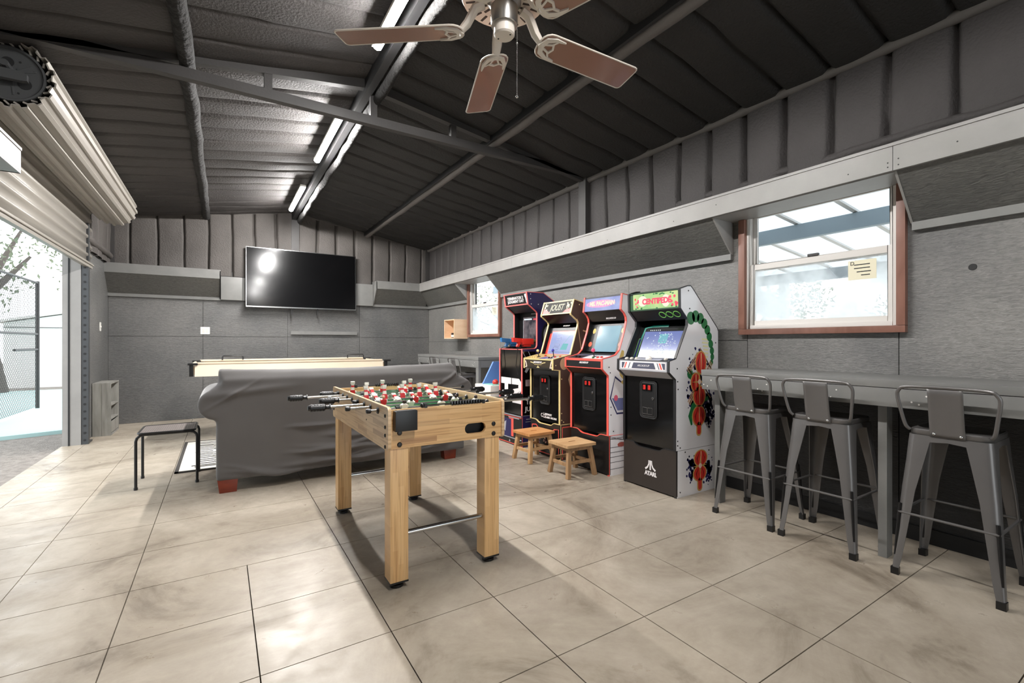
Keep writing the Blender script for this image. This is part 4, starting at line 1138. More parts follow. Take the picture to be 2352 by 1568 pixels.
c.deco('stripe', [[(-0.11, 0.018), (0.14, 0.018), (0.12, 0.066), (-0.09, 0.066)], [(-0.22, 0.018), (-0.205, 0.018), (-0.185, 0.066), (-0.22, 0.066)], [(0.215, 0.018), (0.23, 0.018), (0.23, 0.066), (0.195, 0.066)], [(-0.15, 0.018), (-0.142, 0.018), (-0.122, 0.066), (-0.13, 0.066)], [(0.17, 0.018), (0.178, 0.018), (0.158, 0.066), (0.15, 0.066)]], pbr('slate_print', (72, 74, 92), 0.3), Mx, cf, 0.0016)
c.deco('stripe', [[(-0.195, 0.018), (-0.18, 0.018), (-0.16, 0.066), (-0.175, 0.066)], [(0.19, 0.018), (0.205, 0.018), (0.185, 0.066), (0.17, 0.066)]], M['t_red'], Mx, cf, 0.0016)
text('lettering', LOGO, 0.022, Mx @ Matrix.Translation((0.015, 0.042, 0.0018)), M['wprint'], cf, shear=0.2)
cdk = c.seg('control_deck', P4[3], P4[4], M['blackm'], inset=0.002)
Mx = c.fr(P4[3], P4[4], 0.002)
c.deco('deck_plate', [rrect(-0.10, 0.012, 0.17, 0.07, 0.006)], M['silver'], Mx, cdk)
c.button(Mx, [(-0.19, 0.03), (-0.14, 0.035), (-0.09, 0.04), (0.20, 0.05)], M['wplas'], 0.017)
b = MB(); b.sphere(Mx @ Vector((0.04, 0.04, 0.003)), 0.027, 16, 10); b.build('trackball', M['wplas'], c.t)
bz = c.seg('bezel', P4[4], P4[6], M['black_gloss'], inset=0.075)
bz_a = (P4[4][0], P4[4][1]); Mx = c.fr(P4[4], P4[6], 0.075)
MB().prism([(P4[4][0], P4[4][1] - 0.012), (P4[4][0] + 0.09, P4[4][1] + 0.0), (P4[4][0] + 0.09, P4[4][1] - 0.03), (P4[4][0], P4[4][1] - 0.03)], 'xz', c.ya, c.yb).build('bezel_foot', M['blackm'], c.t, smooth=False)
M['teal'] = pbr('teal_print', (18, 120, 104), 0.3, emis=0.10)
M['greenlit'] = pbr('yellow_green_print', (120, 190, 90), 0.3, emis=0.15)
c.deco('bezel_art', [stroke([(-0.232, 0.01), (-0.20, 0.31), (-0.12, 0.325), (0.04, 0.325)], 0.018)], M['teal'], Mx, bz, 0.001)
c.deco('bezel_art', [rrect(-0.238, 0.01, -0.205, 0.21, 0.008)], M['greenlit'], Mx, bz, 0.0006)
c.deco('bezel_art', [rrect(-0.234, 0.014, -0.209, 0.206, 0.006)], M['navyp'], Mx, bz, 0.0014)
M['scr4'] = screen_mat('lit_screen_lavender', (96, 112, 176), (118, 132, 192), 1.0, 3)
sc_ = c.deco('screen', [rrect(-0.19, 0.012, 0.20, 0.275, 0.004)], M['scr4'], Mx, bz, 0.0012)
rg = random.Random(4); pls = []; pl2 = []
for i in range(95):
    x, y = rg.gauss(0.05, 0.075), rg.uniform(0.06, 0.262)
    if -0.17 < x < 0.18: pls.append(rrect(x - .004, y - .003, x + rg.uniform(0.001, .005), y + rg.uniform(.002, .006), .001, 1))
for i in range(6): x = -0.02 + i * 0.015; pl2.append(rrect(x, 0.2 - rg.uniform(0, .03), x + 0.009, 0.25, .002, 1))
M['scr_w'] = emit_mat('lit_pixels', (0.85, 0.95, 1.0), 1.1); M['scr_c'] = emit_mat('lit_pixels_cyan', (0.25, 0.75, 0.72), 0.9)
c.deco('screen_image', pls, M['scr_w'], Mx, bz, 0.0004, 0.0012); c.deco('screen_image', pl2 + [rrect(0.0, 0.165, 0.06, 0.175, .002, 1)], M['scr_c'], Mx, bz, 0.0004, 0.0012)
c.deco('screen_image', [rrect(-0.14 + i * 0.02, 0.283, -0.13 + i * 0.02, 0.29, .001, 1) for i in range(6)], M['scr_w'], Mx, bz, 0.0004, 0.0012)
c.seg('speaker_panel', P4[6], P4[7], M['blackm'], inset=0.004)
Mx = c.fr(P4[6], P4[7], 0.004)
b = MB()
for x in (0.06, 0.13, 0.20): b.tube([Mx @ Vector((p[0], p[1], 0.001)) for p in ell(x, 0.06, 0.03, 0.03)], 0.003, 5, closed=True)
b.build('speaker_ring', M['greenlit'], c.t)
mq = c.seg('marquee_box', P4[7], P4[8], pbr('green_box', (46, 84, 52), 0.3), inset=0.004)
Mx = c.fr(P4[7], P4[8], 0.004)
M['mq4'] = screen_mat('lit_marquee_green', (150, 206, 128), (206, 226, 150), 1.0, 6); M['mq4'].node_tree.nodes['Principled BSDF'].inputs['Roughness'].default_value = 0.6
c.deco('marquee', [rrect(-0.215, 0.012, 0.248, 0.142, 0.006)], M['mq4'], Mx, mq, 0.002)
M['mq_red'] = pbr('marquee_red', (206, 60, 84), 0.4, emis=0.45)
M['mq_cream'] = emit_mat('lit_marquee_cream', (1.0, 0.97, 0.78), 1.0)
c.deco('marquee_burst', [ell(-0.11, 0.08, 0.05, 0.045, 14), ell(0.13, 0.07, 0.04, 0.05, 14)], M['mq_cream'], Mx, mq, 0.0006, 0.002)
text('lettering', 'CENTIPEDE', 0.062, Mx @ Matrix.Translation((0.035, 0.072, 0.003)), M['mq_red'], mq, bold=0.003, spacing=0.92)
pls = [ell(-0.20 + rg.uniform(0, .06), 0.03 + rg.uniform(0, .08), .008, .01, 8) for i in range(7)] + [ell(0.2 + rg.uniform(-.04, .04), 0.05 + rg.uniform(-.02, .06), .012, .012, 8) for i in range(7)]
c.deco('marquee_blot', pls, M['mq_red'], Mx, mq, 0.0005, 0.0025)
c.deco('marquee_blot', [ell(rg.uniform(-.2, .24), rg.choice([0.022, 0.128]) + rg.uniform(-.006, .006), .010, .006, 7) for i in range(18)], M['greenp'], Mx, mq, 0.0005, 0.0025)
c.seg('top_panel', P4[8], P4[10], M['t_black'], inset=0.004); c.seg('rear_panel', P4[11], P4[12], M['blackm'], inset=0.006); c.seg('rear_panel', P4[13], P4[14], M['blackm'], inset=0.006)
k = c.kick_panel(2.966, M['kick'], M['t_black'])
Mk = frame((2.9615, c.yc - 0.02, 0.165), (0, -1, 0), (0, 0, 1))
c.deco('emblem', [rrect(-0.007, -0.002, 0.007, 0.075, 0.001), stroke([(-0.014, 0.075), (-0.015, 0.045), (-0.028, 0.018), (-0.052, 0.0)], [0.008, 0.010, 0.013, 0.016]), stroke([(0.014, 0.075), (0.015, 0.045), (0.028, 0.018), (0.052, 0.0)], [0.008, 0.010, 0.013, 0.016])], M['wprint'], Mk, k)
text('lettering', 'ATARI.', 0.046, Mk @ Matrix.Translation((0.004, -0.033, 0.0006)), M['wprint'], k, bold=0.0022, spacing=0.95, sx=0.92)
# side print: abstract red rounds with gold outline, navy splashes, tan bars, green sweep
Ms = c.side()
rg = random.Random(11)
def splash(cx_, cz, rx, rz, n):
    out = []
    for i in range(n):
        a = rg.uniform(0, 2 * PI); q = rg.uniform(0.2, 1.05)
        r = rg.uniform(0.008, 0.026) * (1.25 - 0.8 * q)
        out.append(ell(cx_ + rx * q * math.cos(a), cz + rz * q * math.sin(a), r, r * rg.uniform(0.7, 1.4), 9, rg.uniform(0, 90)))
    return out
c.deco('side_print', splash(3.22, 0.98, 0.13, 0.17, 70) + splash(3.36, 0.72, 0.11, 0.16, 60) + splash(3.15, 0.80, 0.06, 0.14, 40) + splash(3.37, 0.60, 0.07, 0.10, 36) + splash(3.33, 0.90, 0.12, 0.12, 40), M['navyp'], Ms, h=0.0006)
c.deco('side_print', splash(3.17, 0.21, 0.09, 0.12, 60) + splash(3.35, 0.17, 0.08, 0.12, 56), M['navyp'], Ms, h=0.0006)
gold, red, seam, pale, tanp, green = [], [], [], [], [], []
def round_shape(x, z, rx, rz, stem):
    gold.append(ell(x, z, rx * 1.16, rz * 1.14, 24)); red.append(ell(x, z, rx, rz, 24))
    if stem: gold.append(rrect(x - 0.032, z - rz - stem, x + 0.032, z - rz * 0.7, 0.03)); red.append(rrect(x - 0.022, z - rz - stem + 0.012, x + 0.022, z - rz * 0.6, 0.022))
    seam.append(stroke([(x - rx * .45, z - rz * .75), (x - rx * .62, z), (x - rx * .2, z + rz * .85)], [.002, .012, .002])); 
    pale.append(stroke([(x + rx * .05, z - rz * .9), (x + rx * .05, z + rz * .9)], [.003, .010]))
    seam.append(stroke([(x + rx * .45, z - rz * .75), (x + rx * .62, z), (x + rx * .25, z + rz * .85)], [.002, .008, .002]))
for a in ((3.265, 1.04, 0.062, 0.085, 0), (3.20, 0.885, 0.055, 0.07, 0), (3.245, 0.775, 0.07, 0.075, 0), (3.24, 0.615, 0.075, 0.075, 0.085), (3.262, 0.275, 0.075, 0.06, 0), (3.252, 0.155, 0.075, 0.058, 0.085)): round_shape(*a)
for (x, z, a, L_) in ((3.17, 1.04, 48, 0.19), (3.33, 1.07, -50, 0.2), (3.17, 0.93, -48, 0.18), (3.36, 0.98, 55, 0.15), (3.17, 0.80, 55, 0.19), (3.33, 0.82, -50, 0.15)):
    dx, dz = math.cos(R(a)) * L_ / 2, math.sin(R(a)) * L_ / 2
    for q in (-0.012, 0, 0.012): tanp.append(stroke([(x - dx - q, z - dz + q), (x + dx - q, z + dz + q)], 0.009))
sw = [(3.14, 1.395), (3.20, 1.41), (3.26, 1.395), (3.31, 1.355), (3.35, 1.305), (3.375, 1.25), (3.395, 1.19), (3.41, 1.135), (3.415, 1.085), (3.405, 1.04)]
green += [ell(x, z, 0.050 - 0.0032 * q, 0.052 - 0.003 * q, 14) for q, (x, z) in enumerate(sw)] + [stroke([(3.15, 0.55), (3.13, 0.62), (3.17, 0.70), (3.25, 0.735), (3.36, 0.75)], [0.02, 0.045, 0.05, 0.045, 0.03]), ell(3.13, 0.955, 0.035, 0.04, 12)]
yel = [stroke([(3.29 + 0.01 * math.sin(i), 1.09 + i * 0.028), (3.36, 1.085 + i * 0.028)], 0.014) for i in range(6)]
c.deco('side_print', green, M['greenp'], Ms, h=0.0012); c.deco('side_print', yel, pbr('pale_yellow_print', (226, 220, 170), 0.35), Ms, h=0.0010)
c.deco('side_print', tanp, M['tan'], Ms, h=0.0014); c.deco('side_print', gold, M['gold'], Ms, h=0.0018); c.deco('side_print', red, M['redp'], Ms, h=0.0022)
c.deco('side_print', seam, pbr('dark_red_print', (110, 24, 24), 0.35), Ms, h=0.0025); c.deco('side_print', pale, pbr('buff_print', (226, 196, 140), 0.35), Ms, h=0.0026)
for (x, z, r) in ((3.245, 0.888, 0.10), (3.255, 0.215, 0.085)):
    c.deco('side_print', [[(x - r, z), (x - .012, z + .008), (x, z + r * .9), (x + .012, z + .008), (x + r, z), (x + .012, z - .008), (x, z - r * .9), (x - .012, z - .008)]], M['gold'], Ms, h=0.0030)
    c.deco('side_print', [ell(x, z, 0.02, 0.02, 12)], M['pinkp'], Ms, h=0.0034)
c.screws([(3.11, 1.61), (3.125, 1.47), (3.46, 1.2), (2.975, 1.0), (2.98, 0.90), (2.985, 0.84), (2.98, 0.44), (2.98, 0.405), (3.01, 0.385), (3.37, 0.325), (3.07, 0.345), (3.01, 0.04)], M['blackm'])

# --- white sided machine with red molding
P3 = [(2.938, 0.364), (2.938, 0.905), (2.867, 0.966), (2.867, 1.055), (2.96, 1.072), (3.03, 1.09), (3.075, 1.13), (3.14, 1.30), (3.168, 1.40), (3.162, 1.44), (3.14, 1.475), (3.097, 1.508), (3.115, 1.652), (3.22, 1.638), (3.485, 1.36), (3.494, 1.33), (3.494, 0.364)]
c = Cab('white sided arcade machine with red molding and pale blue marquee, second from the bar counter', 3.033, 3.56, P3, riser_base(2.95), M['pearl'], M['t_red'], M['black'], M['black'])
c.seg('front_panel', P3[0], P3[1], M['black_gloss']); c.coin_door(2.938 + 0.012, 0.72)
c.seg('apron_panel', P3[1], P3[2], M['black'], inset=0.004)
cf = c.seg('control_front', P3[2], P3[3], M['black'], inset=0.002)
Mx = c.fr(P3[2], P3[3], 0.002)
text('lettering', LOGO, 0.022, Mx @ Matrix.Translation((0.01, 0.05, 0.0008)), M['wprint'], cf, shear=0.2, bold=.001)
c.deco('control_molding', [rrect(-0.25, 0.068, 0.25, 0.090, 0.001), rrect(-0.25, 0.0, 0.25, 0.007, 0.001)], M['t_red'], Mx, cf, 0.003)
cdk = c.seg('control_deck', P3[3], P3[5], pbr('slate_deck', (96, 98, 120), 0.35), inset=0.003)
Mx = c.fr(P3[3], P3[5], 0.003)
c.deco('deck_plate', [rrect(-0.03, 0.01, 0.24, 0.14, 0.02)], M['wprint'], Mx, cdk)
c.deco('deck_plate', [rrect(-0.245, 0.008, -0.06, 0.12, 0.004)], M['blackm'], Mx, cdk)
c.stick(Mx, 0.07, 0.08, pbr('pink_ball', (226, 70, 110), 0.3), 0.05, 0.019)
c.button(Mx, [(0.15, 0.05), (0.19, 0.06)], M['redp'], 0.014); c.button(Mx, [(0.11, 0.03)], M['greenp'], 0.012); c.button(Mx, [(-0.15, 0.05), (-0.10, 0.05)], M['black_gloss'], 0.013)
bz = c.seg('bezel', P3[6], P3[8], M['black'], inset=0.05); Mx = c.fr(P3[6], P3[8], 0.05)
MB().box(3.05, c.ya, 1.085, 3.16, c.yb, 1.10).build('bezel_foot', M['blackm'], c.t, smooth=False)
M['scr3'] = screen_mat('lit_screen_blue', (134, 176, 196), (160, 198, 212), 1.0, 2.5)
c.deco('screen', [rrect(-0.135, 0.0, 0.165, 0.265, 0.004)], M['scr3'], Mx, bz, 0.0015)
c.deco('bezel_art', [ell(-0.195, 0.215, 0.022, 0.028, 14), ell(0.20, 0.215, 0.022, 0.028, 14)], pbr('yellow_print', (206, 180, 96), 0.35), Mx, bz)
c.deco('bezel_art', [ell(-0.21, 0.075, 0.026, 0.026, 14), ell(0.205, 0.075, 0.026, 0.026, 14)], pbr('orange_print', (226, 104, 74), 0.35), Mx, bz)
sp = c.seg('speaker_panel', P3[8], P3[11], M['black'], inset=0.02)
text('lettering', LOGO, 0.024, c.fr(P3[8], P3[11], 0.02) @ Matrix.Translation((0.06, 0.03, 0.0008)), M['wprint'], sp, shear=0.2, bold=.001)
mq = c.seg('marquee_box', P3[11], P3[12], M['blackm'], inset=0.004); Mx = c.fr(P3[11], P3[12], 0.004)
M['mq3'] = screen_mat('lit_marquee_lavender', (126, 136, 206), (170, 182, 226), 1.0, 5); M['mq3'].node_tree.nodes['Principled BSDF'].inputs['Roughness'].default_value = 0.6
c.deco('marquee', [rrect(-0.244, 0.004, 0.244, 0.142, 0.003)], M['mq3'], Mx, mq, 0.002)
c.deco('marquee_burst', [ell(-0.02, 0.072, 0.20, 0.036, 26)], pbr('marquee_pink', (206, 110, 150), 0.4, emis=0.4), Mx, mq, 0.0004, 0.002)
text('lettering', 'MS. PAC-MAN', 0.058, Mx @ Matrix.Translation((0.0, 0.072, 0.0028)), M['mq_cream'], mq, bold=0.003, spacing=0.95)
c.seg('top_panel', P3[12], P3[13], M['t_black'], inset=0.004); c.seg('rear_panel', P3[13], P3[14], M['blackm'], inset=0.006); c.seg('rear_panel', P3[15], P3[16], M['blackm'], inset=0.006)
k = c.kick_panel(2.95, M['black'], M['t_red'])
c.deco('kick_print', [stroke([(0.02, 0.04), (0.05, 0.14), (0.03, 0.20)], [.01, .05, .01]), ell(-0.08, 0.25, 0.03, 0.012, 10)], pbr('rust_print', (150, 60, 44), 0.4), frame((2.9455, c.yc, 0), (0, -1, 0), (0, 0, 1)), k)
Ms = c.side()
c.deco('side_print', [stroke([(3.12, 1.13), (3.09, 1.02), (3.12, 0.92), (3.20, 0.84)], [0.03, 0.075, 0.085, 0.06]), ell(3.13, 0.80, 0.05, 0.06, 14)], pbr('ochre_print', (196, 170, 96), 0.35), Ms, h=0.001)
c.deco('side_print', [[(2.955, 0.70), (3.04, 0.55), (3.3, 0.55), (3.3, 0.72), (3.02, 0.90)]], M['navyp'], Ms, h=0.0008)
c.deco('side_print', [[(2.97, 0.70), (3.045, 0.565), (3.3, 0.565), (3.3, 0.71), (3.02, 0.88)]], M['wprint'], Ms, h=0.0012)
c.deco('side_print', [[(2.98, 0.70), (3.05, 0.585), (3.3, 0.585), (3.3, 0.69)]], pbr('dusk_blue_print', (110, 116, 160), 0.35), Ms, h=0.0016)
c.deco('side_print', [ell(3.03, 0.70, 0.025, 0.028, 12)], pbr('rose_print', (216, 96, 120), 0.35), Ms, h=0.002)
c.deco('side_print', [rrect(2.952, 0.3605, 3.49, 0.365, .001)], M['t_red'], Ms, h=0.002)
c.deco('side_print', [stroke([(2.955, 0.335 - i * 0.0), (3.3, 0.335)], 0.004) for i in range(1)] + [stroke([(2.955, z), (3.45, z - dz)], 0.004) for z, dz in ((0.355, 0.12), (0.335, 0.06), (0.255, 0.0), (0.21, 0.0), (0.168, 0.0), (0.12, 0.0), (0.06, 0.0))], M['blackm'], Ms, h=0.001)
c.deco('side_print', [ell(3.10, 0.272, 0.05, 0.022, 12)], pbr('rust_print2', (170, 90, 80), 0.4), Ms, h=0.0014)
c.screws([(3.19, 1.59), (2.945, 0.98), (2.96, 0.93), (2.97, 0.62), (2.97, 0.55), (3.0, 0.40)], M['blackm'])

# --- brown machine with gold molding
P2 = [(2.915, 0.364), (2.915, 0.918), (2.827, 0.926), (2.827, 1.032), (3.053, 1.078), (3.150, 1.375), (3.158, 1.405), (3.148, 1.43), (3.06, 1.492), (3.056, 1.508), (3.102, 1.652), (3.257, 1.618), (3.486, 1.50), (3.494, 1.48), (3.494, 0.364)]
c = Cab('dark brown arcade machine with pale gold molding and JOUST marquee, behind the low wooden stools', 3.70, 4.23, P2, riser_base(2.924), M['darkbrown'], M['t_gold'], M['black'], M['black'])
c.seg('front_panel', P2[0], P2[1], M['black_gloss']); c.coin_door(2.915 + 0.012, 0.70)
fp = c.fr(P2[0], P2[1], 0.012)
text('lettering', 'MIDWAY', 0.030, fp @ Matrix.Translation((0.05, 0.075, 0.0008)), M['wprint'], c.t, bold=.001)
text('lettering', 'CLASSIC ARCADE', 0.026, fp @ Matrix.Translation((0.09, 0.045, 0.0008)), M['wprint'], c.t, bold=.001)
c.deco('emblem', [stroke(arc(-0.06, 0.06, 0.018, 60, 330, 10), 0.006), stroke(arc(-0.025, 0.055, 0.016, 0, 330, 10), 0.006), stroke([(-0.042, 0.055), (-0.03, 0.09)], 0.005)], M['wprint'], fp)
c.seg('apron_panel', P2[1], P2[2], M['black'], inset=0.004)
cf = c.seg('control_front', P2[2], P2[3], pbr('olive_black_panel', (52, 44, 34), 0.3), inset=0.002); Mx = c.fr(P2[2], P2[3], 0.002)
text('lettering', LOGO, 0.026, Mx @ Matrix.Translation((-0.01, 0.068, 0.0008)), M['wprint'], cf, shear=0.2, bold=.0012)
c.deco('control_print', [stroke([(-0.14, 0.07), (-0.09, 0.062), (-0.075, 0.055)], .008), stroke([(0.13, 0.07), (0.08, 0.062), (0.065, 0.055)], .008), stroke([(-0.07, 0.045), (0.06, 0.045)], .004), [(-0.03, 0.012), (0.03, 0.012), (0.008, 0.022), (0.0, 0.036), (-0.008, 0.022)]], M['t_gold'], Mx, cf)
c.deco('control_print', [stroke([(-0.24, 0.01), (-0.21, 0.02), (-0.225, 0.06), (-0.24, 0.08)], .016), stroke([(0.24, 0.02), (0.21, 0.015), (0.225, 0.06), (0.24, 0.09)], .016)], M['pinkp'], Mx, cf)
c.deco('control_molding', [rrect(-0.25, 0.094, 0.25, 0.106, 0.001)], M['t_gold'], Mx, cf, 0.003)
cdk = c.seg('control_deck', P2[3], P2[4], pbr('gold_deck', (190, 164, 108), 0.35), inset=0.003); Mx = c.fr(P2[3], P2[4], 0.003)
c.deco('deck_plate', [rrect(-0.02, 0.02, 0.24, 0.11, 0.01)], pbr('violet_deck', (86, 84, 146), 0.35), Mx, cdk); c.deco('deck_plate', [rrect(0.08, 0.03, 0.24, 0.13, 0.01)], M['silver'], Mx, cdk, h=0.0015)
c.stick(Mx, -0.12, 0.10, pbr('gold_ball', (226, 206, 140), 0.3)); c.stick(Mx, 0.11, 0.13, pbr('blue_ball', (60, 60, 160), 0.3))
c.button(Mx, [(-0.18, 0.05), (-0.14, 0.05), (-0.10, 0.05)], M['t_gold']); c.button(Mx, [(-0.05, 0.14), (0.17, 0.10), (0.22, 0.13)], M['redp'], 0.013); c.button(Mx, [(0.12, 0.06), (0.16, 0.06)], M['black_gloss'], 0.013)
bz = c.seg('bezel', P2[4], P2[5], M['black'], inset=0.035); Mx = c.fr(P2[4], P2[5], 0.035)
M['scr2'] = screen_mat('lit_screen_pale', (152, 168, 222), (186, 196, 232), 1.0, 2)
c.deco('bezel_art', [rrect(-0.225, 0.0, -0.19, 0.25, 0.002)], M['redp'], Mx, bz); c.deco('bezel_art', [rrect(-0.19, 0.004, 0.23, 0.275, 0.002)], M['t_red'], Mx, bz)
c.deco('screen', [rrect(-0.18, 0.012, 0.225, 0.268, 0.003)], M['scr2'], Mx, bz, 0.0016)
M['scr_d'] = pbr('screen_dark_line', (70, 78, 120), 0.3, emis=0.3); M['scr_t'] = emit_mat('screen_teal', (0.25, 0.6, 0.62), 1.0)
c.deco('screen_image', [stroke(rrect(x0, y0, x0 + 0.085, y0 + 0.026, 0.004, 2) + [(x0 + 0.085, y0 + 0.02)], 0.006) for (x0, y0) in ((-0.08, 0.215), (-0.08, 0.175), (-0.095, 0.10), (-0.10, 0.062))] + [rrect(-0.17, 0.03, 0.21, 0.036, .001)], M['scr_d'], Mx, bz, 0.0005, 0.0016)
c.deco('screen_image', [[(0.02, 0.06), (0.13, 0.06), (0.14, 0.13), (0.05, 0.13)], stroke([(0.06, 0.13), (0.14, 0.22)], 0.004)], M['scr_t'], Mx, bz, 0.0005, 0.0016)
sp = c.seg('speaker_panel', P2[6], P2[8], M['black'], inset=0.01)
text('lettering', LOGO, 0.020, c.fr(P2[5], P2[6], 0.012) @ Matrix.Translation((0.06, 0.012, 0.0008)), M['wprint'], bz, shear=0.2)
mq = c.seg('marquee_box', P2[9], P2[10], M['black'], inset=0.004); Mx = c.fr(P2[9], P2[10], 0.004)
c.deco('marquee_molding', [rrect(-0.25, -0.002, 0.25, 0.012, .001), rrect(-0.25, 0.139, 0.25, 0.153, .001)], M['t_gold'], Mx, mq, 0.004)
M['mq2'] = screen_mat('lit_marquee_olive', (34, 28, 16), (70, 60, 34), 0.5, 6); M['mq2'].node_tree.nodes['Principled BSDF'].inputs['Roughness'].default_value = 0.6
c.deco('marquee', [rrect(-0.246, 0.013, 0.246, 0.138, .001)], M['mq2'], Mx, mq, 0.002)
c.deco('marquee_blot', [[(-0.246, 0.014), (-0.10, 0.014), (-0.16, 0.05), (-0.23, 0.075)], [(0.246, 0.014), (0.12, 0.014), (0.16, 0.045), (0.246, 0.06)]], pbr('marquee_scarlet', (206, 52, 44), 0.35, emis=0.4), Mx, mq, 0.0006, 0.002)
c.deco('marquee_blot', [ell(-0.195 + rg.uniform(-.03, .03), 0.09 + rg.uniform(-.035, .035), .012, .008, 8, 30) for i in range(9)] + [ell(0.20 + rg.uniform(-.03, .03), 0.09 + rg.uniform(-.035, .035), .008, .014, 8, 20) for i in range(9)], pbr('marquee_khaki', (206, 190, 140), 0.35, emis=0.3), Mx, mq, 0.0006, 0.0022)
text('lettering', 'JOUST', 0.098, Mx @ Matrix.Translation((0.0, 0.075, 0.0032)), M['mq_cream'], mq, shear=0.25, bold=0.0015, sx=0.86, spacing=0.95)
c.seg('top_panel', P2[10], P2[11], M['blackm'], inset=0.004); c.seg('rear_panel', P2[11], P2[12], M['blackm'], inset=0.006); c.seg('rear_panel', P2[13], P2[14], M['blackm'], inset=0.006)
k = c.kick_panel(2.924, M['black'], M['t_gold'])
Mk = frame((2.9195, c.yc, 0), (0, -1, 0), (0, 0, 1))
c.deco('kick_molding', [stroke([(-0.235, 0.30), (-0.16, 0.31), (-0.11, 0.27), (0.12, 0.27), (0.16, 0.30), (0.235, 0.31), (0.235, 0.03), (-0.235, 0.03), (-0.235, 0.30)], 0.010)], M['t_red'], Mk, k)
c.deco('kick_print', [ell(rg.uniform(-.15, .15), rg.uniform(0.08, .24), .03, .014, 9, rg.uniform(0, 180)) for i in range(10)], pbr('plum_print', (92, 60, 74), 0.4), Mk, k)
c.deco('kick_print', [ell(rg.uniform(-.15, .15), rg.uniform(0.08, .24), .016, .008, 9, rg.uniform(0, 180)) for i in range(12)], M['pinkp'], Mk, k, h=0.0014)
Ms = c.side()
c.deco('side_print', [stroke([(3.14, 1.45), (3.20, 1.10)], 0.009), ell(2.965, 0.985, 0.05, 0.062, 18), stroke([(3.17, 1.09), (3.30, 1.17), (3.36, 1.26)], [.02, .03, .01]), stroke([(3.22, 1.33), (3.30, 1.31)], [0.012, 0.02]), stroke([(3.05, 0.75), (3.04, 0.82), (3.07, 0.90)], [.01, .035, .03])], M['tan'], Ms)
c.deco('side_print', [rrect(2.93, 0.3605, 3.49, 0.367, .001)], M['t_gold'], Ms, h=0.002)
c.deco('side_print', [stroke([(2.945, 0.01), (2.945, 0.335), (3.4, 0.335)], 0.010)], M['t_red'], Ms, h=0.002)
c.screws([(3.17, 1.60), (3.10, 1.46), (2.86, 0.97), (2.935, 0.83), (2.935, 0.48), (2.935, 0.41), (2.96, 0.39)], M['t_gold'])

# --- navy gun machine on a pedestal
P1 = [(2.916, 0.364), (2.916, 1.128), (3.085, 1.132), (3.110, 1.14), (3.123, 1.165), (3.125, 1.20), (3.125, 1.545), (3.118, 1.56), (2.999, 1.645), (2.977, 1.787), (3.214, 1.788), (3.40, 1.68), (3.494, 1.60), (3.494, 0.364)]
c = Cab('tall navy arcade machine with coral molding and two toy guns, farthest along the right wall', 4.395, 4.905, P1, riser_base(2.916), M['navy'], M['t_pink'], M['black'], M['black'])
fpnl = c.seg('front_panel', P1[0], P1[1], M['black_gloss'], inset=0.008); Mx = c.fr(P1[0], P1[1], 0.008)
c.deco('lettering', [[(-0.225, 0.42), (0.005, 0.42), (0.005, 0.345), (-0.065, 0.345), (-0.065, 0.13), (-0.145, 0.13), (-0.145, 0.345), (-0.225, 0.345)], stroke([(0.02, 0.382), (0.17, 0.382), (0.195, 0.36), (0.195, 0.30), (0.17, 0.275), (0.06, 0.255), (0.045, 0.23), (0.045, 0.165), (0.225, 0.165)], 0.072)], M['wprint'], Mx, fpnl, 0.001)
c.deco('front_print', [rrect(-0.235, 0.755, 0.235, 0.764, .001)], M['t_pink'], Mx, fpnl, 0.003)
c.seg('gun_deck', (2.93, 1.128), P1[2], M['blackm'], inset=0.002)
bz = MB().box(3.20, c.ya, 1.13, 3.215, c.yb, 1.60).build('bezel', M['black'], c.t, smooth=False)
Mx = frame((3.20, c.yc, 1.13), (0, -1, 0), (0, 0, 1))
M['scr1'] = screen_mat('lit_screen_dusk', (40, 40, 52), (124, 112, 116), 0.9, 9)
c.deco('screen_border', [rrect(-0.15, 0.075, 0.23, 0.385, .002)], M['silver'], Mx, bz)
c.deco('screen', [rrect(-0.142, 0.083, 0.222, 0.377, .002)], M['scr1'], Mx, bz, 0.0018)
c.deco('screen_image', [rrect(-0.13, 0.35, 0.04, 0.366, .001)], M['scr_w'], Mx, bz, 0.0004, 0.0018); c.deco('screen_image', [rrect(0.07, 0.345, 0.21, 0.366, .001)], emit_mat('lit_bar_red', (0.75, 0.12, 0.16), 0.9), Mx, bz, 0.0004, 0.0018)
sp = c.seg('speaker_panel', P1[7], P1[8], M['black'], inset=0.006)
text('lettering', LOGO, 0.02, frame((3.1985, c.yc - 0.08, 1.55), (0, -1, 0), (0, 0, 1)), M['wprint'], bz, shear=0.2)
mq = c.seg('marquee_box', P1[8], P1[9], M['black'], inset=0.004); Mx = c.fr(P1[8], P1[9], 0.004)
c.deco('marquee_molding', [rrect(-0.24, -0.002, 0.24, 0.012, .001), rrect(-0.24, 0.132, 0.24, 0.146, .001)], M['t_pink'], Mx, mq, 0.004)
text('lettering', 'TERMINATOR 2', 0.047, Mx @ Matrix.Translation((-0.015, 0.088, 0.001)), M['wprint'], mq, bold=.0012, sx=1.05)
text('lettering', 'JUDGMENT DAY', 0.045, Mx @ Matrix.Translation((-0.01, 0.048, 0.001)), M['wprint'], mq, bold=.0012, sx=1.05)
c.deco('marquee_blot', [[(0.19, 0.128), (0.235, 0.128), (0.235, 0.02), (0.215, 0.02), (0.205, 0.08), (0.19, 0.10)]], M['wprint'], Mx, mq)
c.seg('top_panel', P1[9], P1[10], M['blackm'], inset=0.004); c.seg('rear_panel', P1[10], P1[12], M['blackm'], inset=0.006); c.seg('rear_panel', P1[12], P1[13], M['blackm'], inset=0.006)
k = MB().box(2.908, c.y0 - .001, 0.012, 2.92, c.y1 + .001, 0.362).build('kick_panel', M['black'], c.t, smooth=False)
